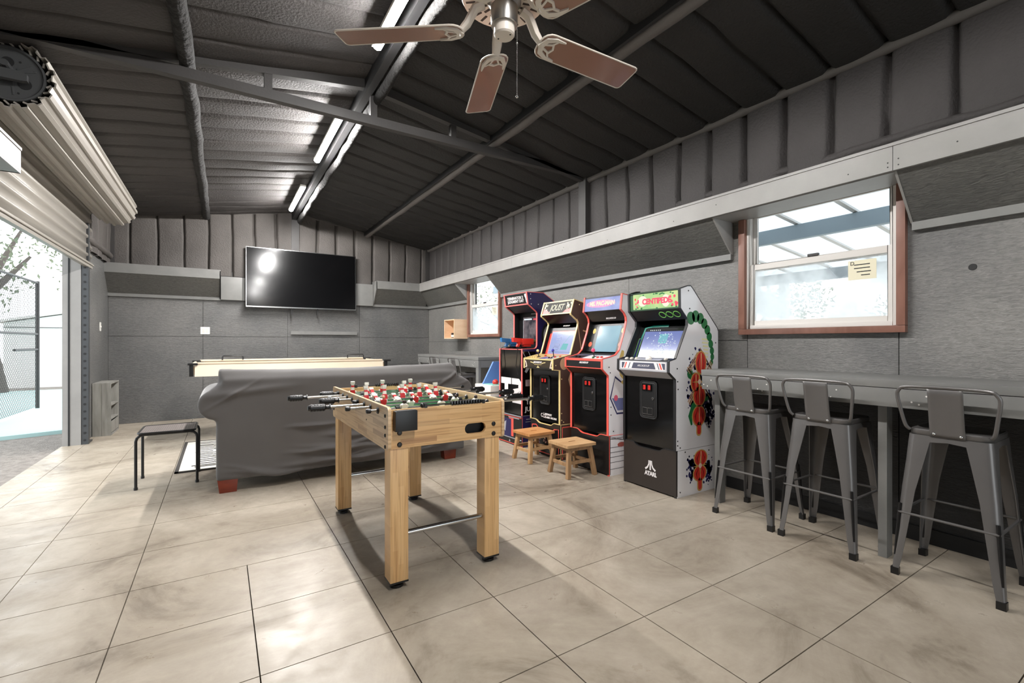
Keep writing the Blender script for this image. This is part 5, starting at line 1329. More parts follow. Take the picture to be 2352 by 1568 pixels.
Mk = frame((2.908, c.yc, 0), (0, -1, 0), (0, 0, 1))
c.deco('kick_print', [rrect(-0.02, 0.10, 0.08, 0.31, .002)], M['t_red'], Mk, k); c.deco('kick_print', [rrect(-0.24, 0.085, 0.03, 0.30, .002)], M['navyp'], Mk, k, h=.0014)
c.deco('kick_print', [rrect(-0.25, 0.345, 0.25, 0.355, .001), rrect(-0.25, 0.075, 0.25, 0.084, .001), [(-0.20, 0.2), (-0.08, 0.27), (-0.10, 0.14)], rrect(-.03, .315, .2, .325, .001), [(-0.02, 0.03), (0.01, 0.03), (-0.005, 0.06)]], M['silver'], Mk, k, h=.002)
c.deco('kick_print', [rrect(-0.25, 0.33, 0.25, 0.336, .001), rrect(-0.25, 0.012, 0.25, 0.02, .001)], M['t_red'], Mk, k, h=.002)
Ms = c.side()
text('lettering', 'TERMINATOR 2', 0.075, Ms @ Matrix.Translation((2.965, 0.515, 0.001)), M['wprint'], c.t, bold=.0015, align='LEFT')
text('lettering', 'JUDGMENT DAY', 0.075, Ms @ Matrix.Translation((2.955, 0.435, 0.001)), M['wprint'], c.t, bold=.0015, align='LEFT')
c.deco('side_print', [[(2.917, 0.365), (2.917, 1.10), (3.10, 1.10), (3.16, 0.365)]], M['black_gloss'], Ms, h=0.0006)
c.deco('side_print', [rrect(2.96, 0.70, 3.06, 0.775, .004)], pbr('pale_grey_print', (168, 150, 154), 0.4), Ms, h=.0014)
c.deco('side_print', [stroke([(2.96, 0.86), (3.0, 0.92), (2.97, 0.99)], [.03, .05, .01]), stroke([(3.03, 0.86), (3.05, 0.93), (3.02, 1.0)], [.02, .03, .01])], M['silver'], Ms, h=.0014)
c.deco('side_print', [stroke([(2.92, 1.10), (2.99, 0.98)], .006), stroke([(3.0, 1.10), (3.06, 0.98)], .006), stroke([(2.93, 0.362), (3.3, 0.362)], .004), stroke([(2.97, 0.32), (3.05, 0.32)], .008), stroke([(2.96, 0.29), (3.05, 0.29)], .005)], M['silver'], Ms, h=.0014)
c.deco('side_print', [ell(3.28, 1.28, 0.07, 0.12, 18)], pbr('pale_patch', (170, 166, 166), 0.4), Ms); c.deco('side_print', [stroke(arc(3.28, 1.28, 0.08, 40, 250, 12, 0.14), 0.03)], M['blackm'], Ms, h=.0014)
c.screws([(3.03, 1.765), (3.03, 1.71), (3.04, 1.65), (3.14, 1.65)], M['wprint'])

# toy guns on the deck
def gun(label, col, dark, yb, flip):
    x, z = 3.0, 1.135
    t = thing('toy_light_gun', label, 'toy gun', (x, yb, z))
    d = flip
    MB().prism([(x - .055, z), (x - .03, z + .02), (x + .03, z + .02), (x + .055, z)], 'xz', yb - 0.03, yb + 0.03).build('rest', M['black'], t)
    b = MB()   # body along X pointing to the screen
    b.prism([(x - 0.13, z + 0.075), (x - 0.135, z + 0.125), (x - 0.01, z + 0.115), (x - 0.01, z + 0.065)], 'xz', yb - 0.022, yb + 0.022)
    b.prism([(x - 0.05, z + 0.015), (x - 0.08, z + 0.02), (x - 0.055, z + 0.075), (x - 0.02, z + 0.072)], 'xz', yb - 0.018, yb + 0.018)
    b.box(x - 0.01, yb - 0.03, z + 0.045, x + 0.15, yb + 0.03, z + 0.115); b.box(x + 0.01, yb - 0.02, z + 0.02, x + 0.12, yb + 0.02, z + 0.05)
    b.build('body', col, t, bevel=0.005)
    b = MB(); b.cyl((x + 0.15, yb, z + 0.085), (x + 0.19, yb, z + 0.085), 0.026, 0.02, n=14); b.build('muzzle', dark, t)
    b = MB(); b.tube([(x - 0.02, yb, z + 0.045), (x - 0.005, yb, z + 0.025), (x + 0.01, yb, z + 0.03)], 0.004, 6); b.build('trigger_guard', M['black'], t)
    b = MB(); b.tube([(x - 0.06, yb, z + 0.02), (x - 0.10, yb + 0.03 * d, z + 0.01), (2.905, yb + 0.05 * d, z + 0.0), (2.897, yb + 0.055 * d, z - 0.08), (2.897, yb + 0.03 * d, z - 0.2), (2.90, yb + 0.06 * d, z - 0.30)], 0.004, 6)
    b.build('cord', M['black'], t)
gun('blue toy light gun lying on the deck of the navy arcade machine', pbr('blue_plastic', (48, 116, 172), 0.35), M['black'], 4.79, 1)
gun('red toy light gun lying on the deck of the navy arcade machine', pbr('red_toy_plastic', (222, 52, 40), 0.35), pbr('olive', (110, 110, 60), .4), 4.53, -1)
t = thing('toy_game_box', 'low white toy game box with blue wedge, mostly hidden behind the navy arcade machine', 'toy', (3.0, 5.25, 0))
MB().box(2.86, 5.03, 0.0, 3.3, 5.45, 0.66).build('box_body', M['wplas'], t, bevel=0.01)
MB().prism([(2.90, 0.66), (3.06, 0.95), (3.28, 0.95), (3.28, 0.66)], 'xz', 5.30, 5.33).build('wedge_panel', pbr('sky_blue_plastic', (104, 140, 206), 0.4), t)
MB().sphere((3.0, 5.15, 0.69), 0.04, 14, 10).build('knob', M['redp'], t)
MB().box(2.90, 5.06, 0.66, 3.12, 5.28, 0.668).build('mat_panel', pbr('mint_plastic', (140, 206, 190), 0.4), t)

# ------------------------------------------------------------------ counters
def counter(label, y0, y1, xf, posts):
    t = thing('bar_counter', label, 'counter', ((xf + WR) / 2, (y0 + y1) / 2, 0))
    MB().box(xf, y0, 0.958, WR - .002, y1, 1.0).build('counter_top', M['fascia_d'], t, bevel=0.003)
    b = MB().box(xf + 0.004, y0 + .004, 0.855, xf + 0.042, y1 - .004, 0.9555).build('apron_board', M['fascia_d'], t, bevel=0.002)
    s_ = MB()
    n = int((y1 - y0) / 0.4)
    for i in range(n + 1):
        y = y0 + 0.12 + (y1 - y0 - 0.2) * i / max(1, n)
        for dy, z in ((0, 0.925), (0.03, 0.88), (0.06, 0.89)): s_.cyl((xf + 0.0025, y + dy, z), (xf + 0.0045, y + dy, z), 0.0045, n=6)
    s_.build('screw_head', M['white'], b)
    for yy in ((y0 + .004, y0 + 0.042), (y1 - 0.042, y1 - .004)):
        MB().box(xf + 0.0425, yy[0], 0.855, WR - .003, yy[1], 0.9555).build('end_board', M['fascia_d'], t, bevel=0.002)
    for (xp, yp, w, d) in posts:
        MB().box(xp, yp, 0, xp + w, yp + d, 0.957).build('post', M['fascia_d'], t, bevel=0.002)
    MB().box(WR - 0.035, y0 + .05, 0.87, WR - .003, y1 - .05, 0.955).build('wall_ledger', M['fascia_d'], t)
    return t
counter('long grey painted timber bar counter fixed under the large window', -1.3, 2.165, 3.045, [(3.135, 1.055, 0.075, 0.042), (3.155, 2.085, 0.07, 0.042), (3.135, -0.1, 0.075, 0.042)])
counter('short grey painted timber counter behind the arcade machines near the back corner', 5.60, 7.9, 2.99, [(2.995, 5.606, 0.04, 0.075), (2.995, 7.80, 0.04, 0.075)])

# ------------------------------------------------------------------ bar stools
st = thing('bar_stool', 'dark grey metal bar stool nearest the arcade machines, low back, at the counter', 'bar stool', (3.16, 1.797, 0), 'low back metal bar stools')
OX, OY = 3.16, 1.797
SH = 0.762
pl = [(OX + x, OY + y) for x, y in rrect(-0.155, -0.155, 0.155, 0.155, 0.05, 6)]
pl2 = [(OX + x, OY + y) for x, y in rrect(-0.150, -0.150, 0.150, 0.150, 0.047, 6)]
pin = [(OX + x, OY + y) for x, y in rrect(-0.128, -0.128, 0.128, 0.128, 0.04, 6)]
b = MB(); N_ = len(pl)
rings = [[(x, y, SH - 0.035) for x, y in pl], [(x, y, SH - 0.006) for x, y in pl], [(x, y, SH) for x, y in pl2], [(x, y, SH - 0.008) for x, y in pin], [(OX + (x - OX) * .3, OY + (y - OY) * .3, SH - 0.013) for x, y in pin]]
vs = [p for r in rings for p in r]; fs = []
for i in range(len(rings) - 1):
    for k in range(N_): fs.append((i * N_ + k, i * N_ + (k + 1) % N_, (i + 1) * N_ + (k + 1) % N_, (i + 1) * N_ + k))
fs.append(tuple((len(rings) - 1) * N_ + k for k in range(N_)))
b.add(vs, fs)
o = b.build('seat', M['gunmetal'], st)
sm = o.modifiers.new('s', 'SOLIDIFY'); sm.thickness = 0.003
for sx, sy in ((-1, -1), (1, -1), (1, 1), (-1, 1)):
    lv = [(SH - 0.030, 0.156, 0.1575), (SH - 0.055, 0.158, 0.1575), (SH - 0.062, 0.159, 0.092), (SH - 0.16, 0.166, 0.079), (0.45, 0.180, 0.062), (0.25, 0.193, 0.048), (0.10, 0.202, 0.037), (0.035, 0.207, 0.030), (0.022, 0.209, 0.030)]
    b = MB(); vs = []; fs = []
    for (z, cpos, w) in lv:
        r = 0.03 if z > 0.1 else 0.014
        outer = [(cpos - w, cpos)] + [(cpos - r + r * math.cos(R(a)), cpos - r + r * math.sin(R(a))) for a in (90, 67, 45, 23, 0)] + [(cpos, cpos - w)]
        inn = [(max(p[0] - 0.004, 0) if p[0] > cpos - w + .001 else p[0], max(p[1] - 0.004, 0) if p[1] > cpos - w + .001 else p[1]) for p in outer]
        for p in outer + inn[::-1]: vs.append((OX + sx * p[0], OY + sy * p[1], z))
    k_ = 14
    for i in range(len(lv) - 1):
        for q in range(k_): fs.append((i * k_ + q, i * k_ + (q + 1) % k_, (i + 1) * k_ + (q + 1) % k_, (i + 1) * k_ + q))
    fs.append(tuple(range(k_))); fs.append(tuple((len(lv) - 1) * k_ + q for q in range(k_)))
    b.add(vs, fs); l = b.build('leg', M['gunmetal'], st, angle=30)
    g = MB(); pts = []
    for (z, cpos, q) in ((0.37, 0.186, 0), (0.25, 0.194, 0), (0.10, 0.203, 0)):
        pts.append((OX + sx * (cpos - 0.0075), OY + sy * (cpos - 0.0075), z))
    g.tube(pts, [0.008, 0.008, 0.006], 8); g.build('leg_groove', M['gunmetal_d'], l)
    g = MB(); c0 = 0.2095
    g.prism([(OX + sx * p[0], OY + sy * p[1]) for p in ((c0 - .033, c0 + .001), (c0 + .001, c0 + .001), (c0 + .001, c0 - .033), (c0 - .03, c0 - .03))], 'xy', 0.0, 0.036); g.build('rubber_foot', M['black'], l)
for (p, q) in (((-1, -1), (1, -1)), ((1, -1), (1, 1)), ((1, 1), (-1, 1)), ((-1, 1), (-1, -1))):
    r = 0.184
    MB().tube([(OX + p[0] * r, OY + p[1] * r, 0.325), (OX + q[0] * r, OY + q[1] * r, 0.325)], 0.0065, 8).build('foot_rail', M['gunmetal'], st)
b = MB(); b.bar((OX - .13, OY - .13, SH - .06), (OX + .13, OY + .13, SH - .06), 0.03, 0.004); b.bar((OX - .13, OY + .13, SH - .062), (OX + .13, OY - .13, SH - .062), 0.03, 0.004); b.build('seat_brace', M['gunmetal_d'], st)
pts = [(OX - 0.14, OY - 0.152, SH - 0.008), (OX - 0.155, OY - 0.165, SH + 0.015), (OX - 0.175, OY - 0.178, SH + 0.09), (OX - 0.19, OY - 0.188, SH + 0.165), (OX - 0.197, OY - 0.180, SH + 0.195), (OX - 0.202, OY - 0.155, SH + 0.213), (OX - 0.205, OY - 0.06, SH + 0.218)]
pts = pts + [(p[0], 2 * OY - p[1], p[2]) for p in pts[::-1]]
MB().tube(curve_path(pts, 5), 0.0085, 10).build('back_frame', M['gunmetal'], st)
b = MB(); vs = []
for (x, z) in ((-0.158, SH - 0.03), (-0.160, SH - 0.012), (-0.172, SH + 0.03), (-0.185, SH + 0.10), (-0.198, SH + 0.18), (-0.205, SH + 0.214)):
    for y in (-0.066, -0.052, 0.052, 0.066): vs.append((OX + x + (0.004 if abs(y) < 0.06 and -0.01 + SH < z < SH + 0.2 else 0), OY + y, z))
fs = [(i * 4 + k, i * 4 + k + 1, i * 4 + k + 5, i * 4 + k + 4) for i in range(5) for k in range(3)]
b.add(vs, fs); o = b.build('back_plate', M['gunmetal'], st, angle=50); sm = o.modifiers.new('s', 'SOLIDIFY'); sm.thickness = 0.004
b = MB()
for y in (-0.05, 0.05): b.sphere((OX - 0.163, OY + y, SH - 0.016), 0.008, 10, 6)
b.build('bolt', M['chrome'], st)
dup(st, loc=(3.155, 1.341, 0), label='dark grey metal bar stool in the middle of the three at the long counter')
dup(st, loc=(3.168, 0.770, 0), label='dark grey metal bar stool nearest the viewer, beyond the counter post')
dup(st, loc=(3.02, 6.05, 0), label='dark metal bar stool at the short rear counter, the nearer of two')
dup(st, loc=(3.02, 6.75, 0), label='dark metal bar stool at the short rear counter, closest to the back corner')

# ------------------------------------------------------------------ low wooden stools
M['ws1'] = wood_mat('honey_wood', (176, 118, 68), (206, 150, 96), (4, 30, 4), 0.4)
M['ws2'] = wood_mat('worn_pine', (170, 130, 88), (200, 164, 120), (4, 30, 4), 0.55)
M['ws2d'] = wood_mat('worn_pine_leg', (136, 104, 72), (170, 134, 96), (20, 20, 3), 0.55)
def low_stool(label, cx_, cy_, rz, top, leg):
    t = thing('wooden_stool', label, 'stool', (cx_, cy_, 0), 'low wooden stools before the arcade machines')
    H = 0.295
    me = bpy.data.meshes.new('seat'); bm = bmesh.new()
    out = rrect(-0.165, -0.15, 0.165, 0.15, 0.012, 3); hole = rrect(-0.04, -0.010, 0.04, 0.010, 0.009, 3)
    vo = [bm.verts.new((cx_ + p[0], cy_ + p[1], H)) for p in out]; vh = [bm.verts.new((cx_ + p[0], cy_ + p[1], H)) for p in hole]
    es = [bm.edges.new((vo[i], vo[(i + 1) % len(vo)])) for i in range(len(vo))] + [bm.edges.new((vh[i], vh[(i + 1) % len(vh)])) for i in range(len(vh))]
    bmesh.ops.triangle_fill(bm, edges=es, use_beauty=True)
    g = bmesh.ops.extrude_face_region(bm, geom=bm.faces[:]); bmesh.ops.translate(bm, verts=[v for v in g['geom'] if isinstance(v, bmesh.types.BMVert)], vec=(0, 0, -0.024))
    bm.to_mesh(me); bm.free(); me.materials.append(top); finish('seat', me, t, smooth=False)
    for sx in (-1, 1):
        for sy in (-1, 1):
            MB().bar((cx_ + sx * 0.115, cy_ + sy * 0.105, H - 0.024), (cx_ + sx * 0.150, cy_ + sy * 0.140, 0.0), 0.036, 0.036, up=(0, 1, 0)).build('leg', leg, t, bevel=0.002)
    for s_ in (-1, 1):
        MB().bar((cx_ - 0.115, cy_ + s_ * 0.112, H - 0.042), (cx_ + 0.115, cy_ + s_ * 0.112, H - 0.042), 0.02, 0.034).build('apron', leg, t)
        MB().bar((cx_ + s_ * 0.122, cy_ - 0.105, H - 0.042), (cx_ + s_ * 0.122, cy_ + 0.105, H - 0.042), 0.02, 0.034).build('apron', leg, t)
        MB().bar((cx_ - 0.13, cy_ + s_ * 0.124, 0.135), (cx_ + 0.13, cy_ + s_ * 0.124, 0.135), 0.018, 0.028).build('stretcher', leg, t)
        MB().bar((cx_ + s_ * 0.134, cy_ - 0.115, 0.115), (cx_ + s_ * 0.134, cy_ + 0.115, 0.115), 0.018, 0.028).build('stretcher', leg, t)
    t.rotation_euler = (0, 0, R(rz))
low_stool('low honey coloured wooden stool with slotted seat, in front of the brown arcade machine', 2.735, 3.91, 2, M['ws1'], M['ws2'])
low_stool('low worn pale wooden stool with slotted seat, in front of the red edged white machine', 2.735, 3.295, -2, M['ws2'], M['ws2d'])

# ------------------------------------------------------------------ black metal stool
t = thing('metal_stool', 'black metal low stool with perforated seat standing left of the sofa', 'stool', (-0.378, 5.0, 0))
H = 0.455; xs = (-0.585, -0.172); ys = (4.81, 5.20)
for y in ys:
    pts = [(xs[0], y, 0.012), (xs[0], y, H - 0.06)] + [(xs[0] + 0.05 - 0.05 * math.cos(R(a)), y, H - 0.06 + 0.05 * math.sin(R(a))) for a in (30, 60, 90)] + [(xs[1] - 0.05 + 0.05 * math.sin(R(a)), y, H - 0.06 + 0.05 * math.cos(R(a))) for a in (0, 30, 60)] + [(xs[1], y, H - 0.06), (xs[1], y, 0.012)]
    MB().tube(pts, 0.011, 10).build('leg_frame', M['black'], t)
    for x in xs: MB().lathe([(0.0, 0.0), (0.014, 0.0), (0.014, 0.02), (0.011, 0.022)], (x, y, 0), 12).build('foot_cap', M['black'], t)
b = MB()
for i in range(24): x = xs[0] + 0.03 + i * (xs[1] - xs[0] - 0.06) / 23; b.box(x - 0.0055, ys[0] - 0.005, H + 0.0, x + 0.0055, ys[1] + 0.005, H + 0.004)
for i in range(22): y = ys[0] + i * (ys[1] - ys[0]) / 21; b.box(xs[0] + 0.02, y - 0.0055, H + 0.0005, xs[1] - 0.02, y + 0.0055, H + 0.0045)
b.build('perforated_seat', pbr('grey_brown_paint', (112, 104, 100), 0.45), t, smooth=False)
b = MB(); b.tube([(p[0], p[1], H + 0.001) for p in rrect(xs[0] + 0.012, ys[0] - 0.012, xs[1] - 0.012, ys[1] + 0.012, 0.03)], 0.008, 8, closed=True); b.build('seat_rim', M['black'], t)

# ------------------------------------------------------------------ rug, crate, wall box, candle
t = thing('rug', 'cream woven rug with broken black stripes and dark border, partly under the sofa', 'rug', (0.9, 6.0, 0))
MB().box(-0.335, 5.24, 0.0, 2.2, 6.72, 0.010).build('woven_field', pbr('cream_wool', (222, 216, 206), 0.95, bump=(180, 0.5, 0.003)), t)
b = MB(); b.box(-0.36, 5.215, 0, -0.33, 6.74, 0.013); b.box(2.195, 5.215, 0, 2.225, 6.74, 0.013); b.box(-0.36, 5.215, 0, 2.2, 5.24, 0.013); b.box(-0.36, 6.72, 0, 2.2, 6.745, 0.013); b.build('border', pbr('charcoal_wool', (58, 54, 50), 0.95), t)
b = MB(); rg = random.Random(5)
for i in range(17):
    y = 5.33 + i * 0.08; x = -0.25 + rg.uniform(0, .06)
    while x < 2.1:
        L_ = rg.uniform(0.12, 0.2); dy = rg.choice((-0.012, 0, 0.012)); b.box(x, y + dy, 0.010, x + L_, y + dy + 0.03, 0.0122); x += L_ + rg.choice((0.0, 0.0, 0.05))
b.build('woven_stripe', pbr('black_wool', (44, 41, 40), 0.95), t)
M['greywood'] = wood_mat('weathered_grey_wood', (118, 116, 110), (156, 154, 148), (16, 16, 2), 0.7)
t = thing('wooden_crate', 'weathered grey wooden crate shelf standing on end in the back left corner', 'crate', (-1.29, 8.09, 0))
cx0, cx1, cy0, cy1, ch = -1.384, -1.20, 7.815, 8.36, 0.665
for k in range(2):
    xa = cx0 + k * 0.092
    MB().box(xa + .001, cy0, 0.0, xa + 0.091, cy0 + 0.016, ch).build('plank', M['greywood'], t)
    MB().box(xa + .001, cy1 - 0.016, 0.0, xa + 0.091, cy1, ch).build('plank', M['greywood'], t)
MB().box(cx0, cy0, ch, cx1, cy1, ch + 0.016).build('end_board', M['greywood'], t); MB().box(cx0, cy0 + .016, 0.0, cx1, cy1 - .016, 0.016).build('end_board', M['greywood'], t)
for k in range(4): MB().box(cx0, cy0 + 0.017 + k * 0.128, 0.017, cx0 + 0.01, cy0 + 0.017 + k * 0.128 + 0.122, ch - .001).build('back_slat', M['greywood'], t)
for z in (0.20, 0.38): MB().box(cx0 + 0.011, cy0 + 0.0165, z, cx1 - 0.005, cy1 - 0.0165, z + 0.014).build('shelf', M['greywood'], t)
MB().box(cx1 - 0.02, cy0 + 0.0165, 0.03, cx1 - 0.006, cy1 - 0.0165, 0.17).build('front_slat', M['greywood'], t)
M['birch'] = wood_mat('pale_birch', (222, 186, 150), (234, 204, 172), (3, 3, 14), 0.4)
t = thing('wall_box', 'small open pale wooden box shelf mounted on the wall left of the far window', 'shelf', (3.46, 7.3, 1.28))
bx0, bx1, by0, by1, bz0, bz1 = 3.325, WR - .002, 7.09, 7.50, 1.27, 1.60
MB().box(bx0, by0, bz0, bx1, by0 + 0.015, bz1).build('side_board', M['birch'], t); MB().box(bx0, by1 - 0.015, bz0, bx1, by1, bz1).build('side_board', M['birch'], t)
MB().box(bx0, by0 + 0.0152, bz0, bx1, by1 - 0.0152, bz0 + 0.015).build('bottom_board', M['birch'], t); MB().box(bx0, by0 + 0.0152, bz1 - 0.015, bx1, by1 - 0.0152, bz1).build('top_board', M['birch'], t)
MB().box(bx1 - 0.012, by0 + 0.0152, bz0 + .0152, bx1, by1 - 0.0152, bz1 - .0152).build('back_board', M['birch'], t)
t = thing('candle_jar', 'small dark glass candle jar with pale label inside the wall box', 'candle', (3.40, 7.28, bz0 + 0.0155))
MB().lathe([(0.0, 0.0), (0.036, 0.0), (0.038, 0.004), (0.038, 0.065), (0.034, 0.07), (0.034, 0.062)], (3.40, 7.28, bz0 + 0.0155), 20).build('jar', pbr('brown_glass', (52, 26, 16), 0.1, coat=.5), t)
MB().lathe([(0.0, 0.070), (0.037, 0.070), (0.037, 0.084), (0.0, 0.085)], (3.40, 7.28, bz0 + 0.0155), 20).build('lid', M['black'], t)
MB().lathe([(0.0384, 0.015), (0.0386, 0.015), (0.0386, 0.05), (0.0384, 0.05)], (3.40, 7.28, bz0 + 0.0155), 20).build('label_band', M['wplas'], t)

# ------------------------------------------------------------------ game table behind the sofa
M['cream'] = pbr('cream_laminate', (226, 208, 184), 0.35, var=(3, 0.25, (206, 186, 160)))
t = thing('air_hockey_table', 'long cream air hockey table with black corners standing between sofa and back wall', 'game table', (0.86, 7.0, 0))
ax0, ax1, ay0, ay1 = -0.30, 2.03, 6.60, 7.75
MB().prism([(ay0 + 0.03, 0.945), (ay0 - 0.01, 0.80), (ay0 + 0.008, 0.80), (ay0 + 0.05, 0.945)], 'yz', ax0 + 0.04, ax1 - 0.05).build('apron_panel', M['cream'], t)
MB().prism([(ay1 - 0.03, 0.945), (ay1 + 0.01, 0.80), (ay1 - 0.008, 0.80), (ay1 - 0.05, 0.945)], 'yz', ax0 + 0.04, ax1 - 0.05).build('apron_panel', M['cream'], t)
for xa in (ax0, ax1 - 0.02): MB().box(xa, ay0 + 0.05, 0.80, xa + 0.02, ay1 - 0.05, 0.945).build('apron_panel', M['cream'], t)
b = MB(); b.box(ax0 + 0.06, ay0 + 0.02, 0.9455, ax1 - 0.06, ay0 + 0.07, 0.966); b.box(ax0 + 0.06, ay1 - 0.07, 0.9455, ax1 - 0.06, ay1 - 0.02, 0.966); b.build('top_rail', M['cream'], t, bevel=0.003)
MB().box(ax0 + 0.02, ay0 + 0.07, 0.915, ax1 - 0.02, ay1 - 0.07, 0.93).build('playfield', M['wplas'], t)
for xa in (ax0 - 0.03, ax1 - 0.04):
    for yy in (ay0, ay1 - 0.08):
        b = MB(); b.box(xa, yy, 0.935, xa + 0.10, yy + 0.08, 0.958); b.box(xa + 0.015, yy + 0.02, 0.80, xa + 0.055, yy + 0.06, 0.935); b.build('corner_cap', M['black'], t, bevel=0.006)
for xa in (0.12, 1.55): MB().box(xa, ay0 + 0.18, 0.0, xa + 0.10, ay1 - 0.18, 0.90).build('leg', M['blackm'], t, bevel=0.004)
for xa in (0.02, 1.72):
    MB().tube([(xa, 7.66, 0.958), (xa, 7.66, 1.0), (xa + 0.01, 7.66, 1.012), (xa + 0.24, 7.66, 1.012), (xa + 0.25, 7.66, 1.0), (xa + 0.25, 7.66, 0.958)], 0.009, 8).build('score_rail', M['black'], t)

# ------------------------------------------------------------------ outside, left: gravel, court, fence, shed, trees
g = MB().box(-40, -10, -0.12, -1.56, 40, -0.05).build('gravel', pbr('grey_gravel', (150, 142, 134), 0.9, var=(14, 0.7, (96, 90, 86)), bump=(60, 1.0, 0.02))); kind(g, 'stuff')
b = MB().prism([(-1.62, 8.76), (-3.2, 8.15), (-14.0, 8.15), (-14.0, 16.3), (-1.62, 16.3)], 'xy', -0.11, 0.0).build('sports_court', pbr('teal_court', (176, 208, 206), 0.7)); kind(b, 'structure')
t = thing('chain_link_fence', 'tall chain link fence with dark posts standing on the teal court outside the door', 'fence', (-2.85, 9.9, 0))
for y in (7.9, 9.87, 11.83): MB().cyl((-2.85, y, 0), (-2.85, y, 2.33), 0.03, n=10).build('post', M['steel_dark'], t)
for z in (2.3, 1.36): MB().cyl((-2.85, 7.9, z), (-2.85, 11.83, z), 0.02, n=8).build('rail', M['steel_dark'], t)
MB().cyl((-2.85, 10.7, 1.08), (-2.85, 11.83, 1.08), 0.02, n=8).build('rail', M['steel_dark'], t)
b = MB(); st_ = 0.075
k = -32
while k * st_ < 3.95:
    for sg in (1, -1):
        y0_, z0_, y1_, z1_ = 7.9 + k * st_, 0.03, 7.9 + k * st_ + 2.27, 2.30
        if y0_ < 7.9: z0_ += 7.9 - y0_; y0_ = 7.9
        if y1_ > 11.83: z1_ -= y1_ - 11.83; y1_ = 11.83
        if z1_ > z0_:
            if sg < 0: z0_, z1_ = 2.33 - z0_, 2.33 - z1_
            b.cyl((-2.85 + 0.003 * sg, y0_, z0_), (-2.85 + 0.003 * sg, y1_, z1_), 0.0028, n=3)
    k += 1
kind(b.build('wire_mesh', M['steel_dark'], t, smooth=False), 'stuff')
t = thing('white_shed', 'plain white shed with low sloping roof beyond the teal court', 'shed', (-3.2, 19.2, 0))
MB().prism([(-5.0, -0.05), (-5.0, 1.75), (-2.2, 2.35), (0.5, 2.35), (0.5, -0.05)], 'xz', 18.0, 20.4).build('wall', pbr('white_siding', (236, 234, 230), 0.6), t)
MB().prism([(-5.15, 1.74), (-5.15, 1.80), (-2.2, 2.43), (0.6, 2.43), (0.6, 2.37), (-2.2, 2.37)], 'xz', 17.85, 20.55).build('roof', M['white'], t)
MB().box(-5.0, 17.97, 1.62, -1.0, 17.995, 1.635).build('trim_line', M['steel_dark'], t)
rl = random.Random(21)
M['leaf'] = pbr('olive_leaf', (116, 124, 100), 0.7, var=(2, 0.6, (74, 80, 64))); M['bark'] = pbr('grey_bark', (88, 80, 74), 0.9)
def tree(label, x, y, trunk_h, crown, n, size, lean=0.0, tr=0.18, group='trees outside'):
    t = thing('tree', label, 'tree', (x, y, -0.05), group)
    pts = [(x, y, -0.05), (x + lean * .3, y, trunk_h * .4), (x + lean, y, trunk_h)]
    b = MB(); b.tube(pts, [tr, tr * .8, tr * .5], 10)
    for i in range(7):
        cx_, cy_, cz, rx, rz = crown
        a = 2 * PI * i / 7
        b.tube([pts[-1], (pts[-1][0] + .5 * rx * math.cos(a), y + .5 * rx * math.sin(a), cz + rz * rl.uniform(-.2, .5))], [tr * .4, tr * .1], 6)
    b.build('trunk', M['bark'], t)
    b = MB()
    for i in range(n):
        a = rl.uniform(0, 2 * PI); ph = math.acos(rl.uniform(-1, 1)); q = rl.uniform(0.25, 1.0) ** 0.5
        p = Vector((crown[0] + crown[3] * q * math.sin(ph) * math.cos(a), crown[1] + crown[3] * q * math.sin(ph) * math.sin(a), crown[2] + crown[4] * q * math.cos(ph)))
        if noise.noise(p * 0.9) < -0.08: continue
        s_ = size * rl.uniform(0.6, 1.4)
        u = Vector((rl.gauss(0, 1), rl.gauss(0, 1), rl.gauss(0, 1))).normalized(); w = u.orthogonal().normalized()
        b.add([p - u * s_, p + w * s_ * .45, p + u * s_, p - w * s_ * .45], [(0, 1, 2, 3)])
    kind(b.build('foliage', M['leaf'], t, smooth=False, fix=False), 'stuff')
tree('large loose leafed tree with thick trunk behind the chain link fence', -4.65, 16.0, 2.0, (-5.5, 15.5, 3.5, 1.95, 2.0), 3600, 0.055, lean=-0.3, tr=0.3)
tree('tall open crowned tree rising over the white shed roof', -2.8, 24.5, 3.5, (-3.2, 24.5, 4.8, 3.0, 2.2), 2600, 0.075)
tree('leafy tree farther off on the left of the court', -11.0, 22.0, 2.6, (-11.0, 22.0, 3.6, 3.4, 3.0), 4200, 0.08)

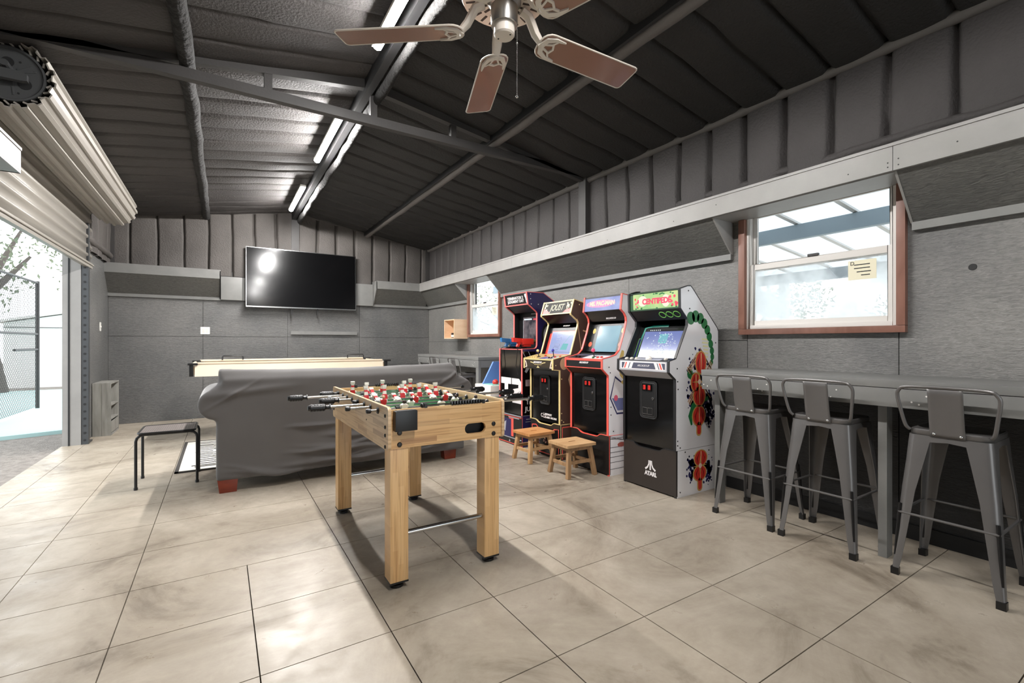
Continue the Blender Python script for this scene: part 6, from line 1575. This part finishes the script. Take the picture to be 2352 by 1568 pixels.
# ------------------------------------------------------------------ outside, right: patio cover and shrubs
g = MB().box(WR + T, -12, -0.12, 40, 30, -0.05).build('patio_slab', pbr('pale_patio', (190, 188, 182), 0.8, var=(3, 0.4, (160, 158, 150)))); kind(g, 'structure')
M['awn'] = bpy.data.materials.new('translucent_roofing'); M['awn'].use_nodes = True
nt = M['awn'].node_tree; pb = nt.nodes['Principled BSDF']; out = nt.nodes['Material Output']
pb.inputs['Base Color'].default_value = (0.86, 0.9, 0.92, 1); pb.inputs['Roughness'].default_value = 0.5
tl = nt.nodes.new('ShaderNodeBsdfTranslucent'); tl.inputs[0].default_value = (0.74, 0.77, 0.79, 1); mxs = nt.nodes.new('ShaderNodeMixShader'); mxs.inputs[0].default_value = 0.75
nt.links.new(pb.outputs[0], mxs.inputs[1]); nt.links.new(tl.outputs[0], mxs.inputs[2]); nt.links.new(mxs.outputs[0], out.inputs[0])
t = thing('patio_cover', 'translucent white ribbed patio roof on a grey steel beam outside the large window', 'patio roof', (5.0, 2.5, -0.05))
zr = lambda x: 2.86 - 0.11 * (x - 3.7)
MB().prism([(3.72, zr(3.72)), (8.2, zr(8.2)), (8.2, zr(8.2) + .012), (3.72, zr(3.72) + .012)], 'xz', -6, 10).build('roof_sheet', M['awn'], t)
for i in range(26):
    y = -5.6 + i * 0.6
    MB().prism([(3.72, zr(3.72) - .025), (8.2, zr(8.2) - .025), (8.2, zr(8.2) - .001), (3.72, zr(3.72) - .001)], 'xz', y, y + 0.05).build('roof_rib', M['vinyl'], t)
MB().box(5.76, -6, zr(5.8) - 0.20, 5.84, 10, zr(5.8) - 0.03).build('beam', pbr('blue_grey_steel', (160, 174, 182), 0.5), t)
MB().box(7.96, -6, zr(8.0) - 0.20, 8.04, 10, zr(8.0) - 0.03).build('beam', pbr('dark_grey_steel', (110, 122, 130), 0.5), t)
for y in (-2.0, 4.05, 9.0): MB().box(7.94, y, -0.05, 8.06, y + 0.12, zr(8.0) - 0.2).build('post', M['white'], t)
tree('pale green shrub tree beyond the patio post, seen through the large window', 11.0, 6.8, 1.0, (11.0, 6.8, 1.9, 2.2, 1.3), 7000, 0.055, tr=0.1)
tree('dense dark shrub tree at the near side of the patio, through the large window', 11.5, 2.6, 1.0, (11.5, 2.6, 1.5, 1.8, 1.0), 5000, 0.055, tr=0.1)
tree('broad tree beyond the patio outside the far window', 12.0, 19.0, 1.6, (12.0, 19.0, 2.4, 3.6, 1.8), 5000, 0.07, tr=0.14)
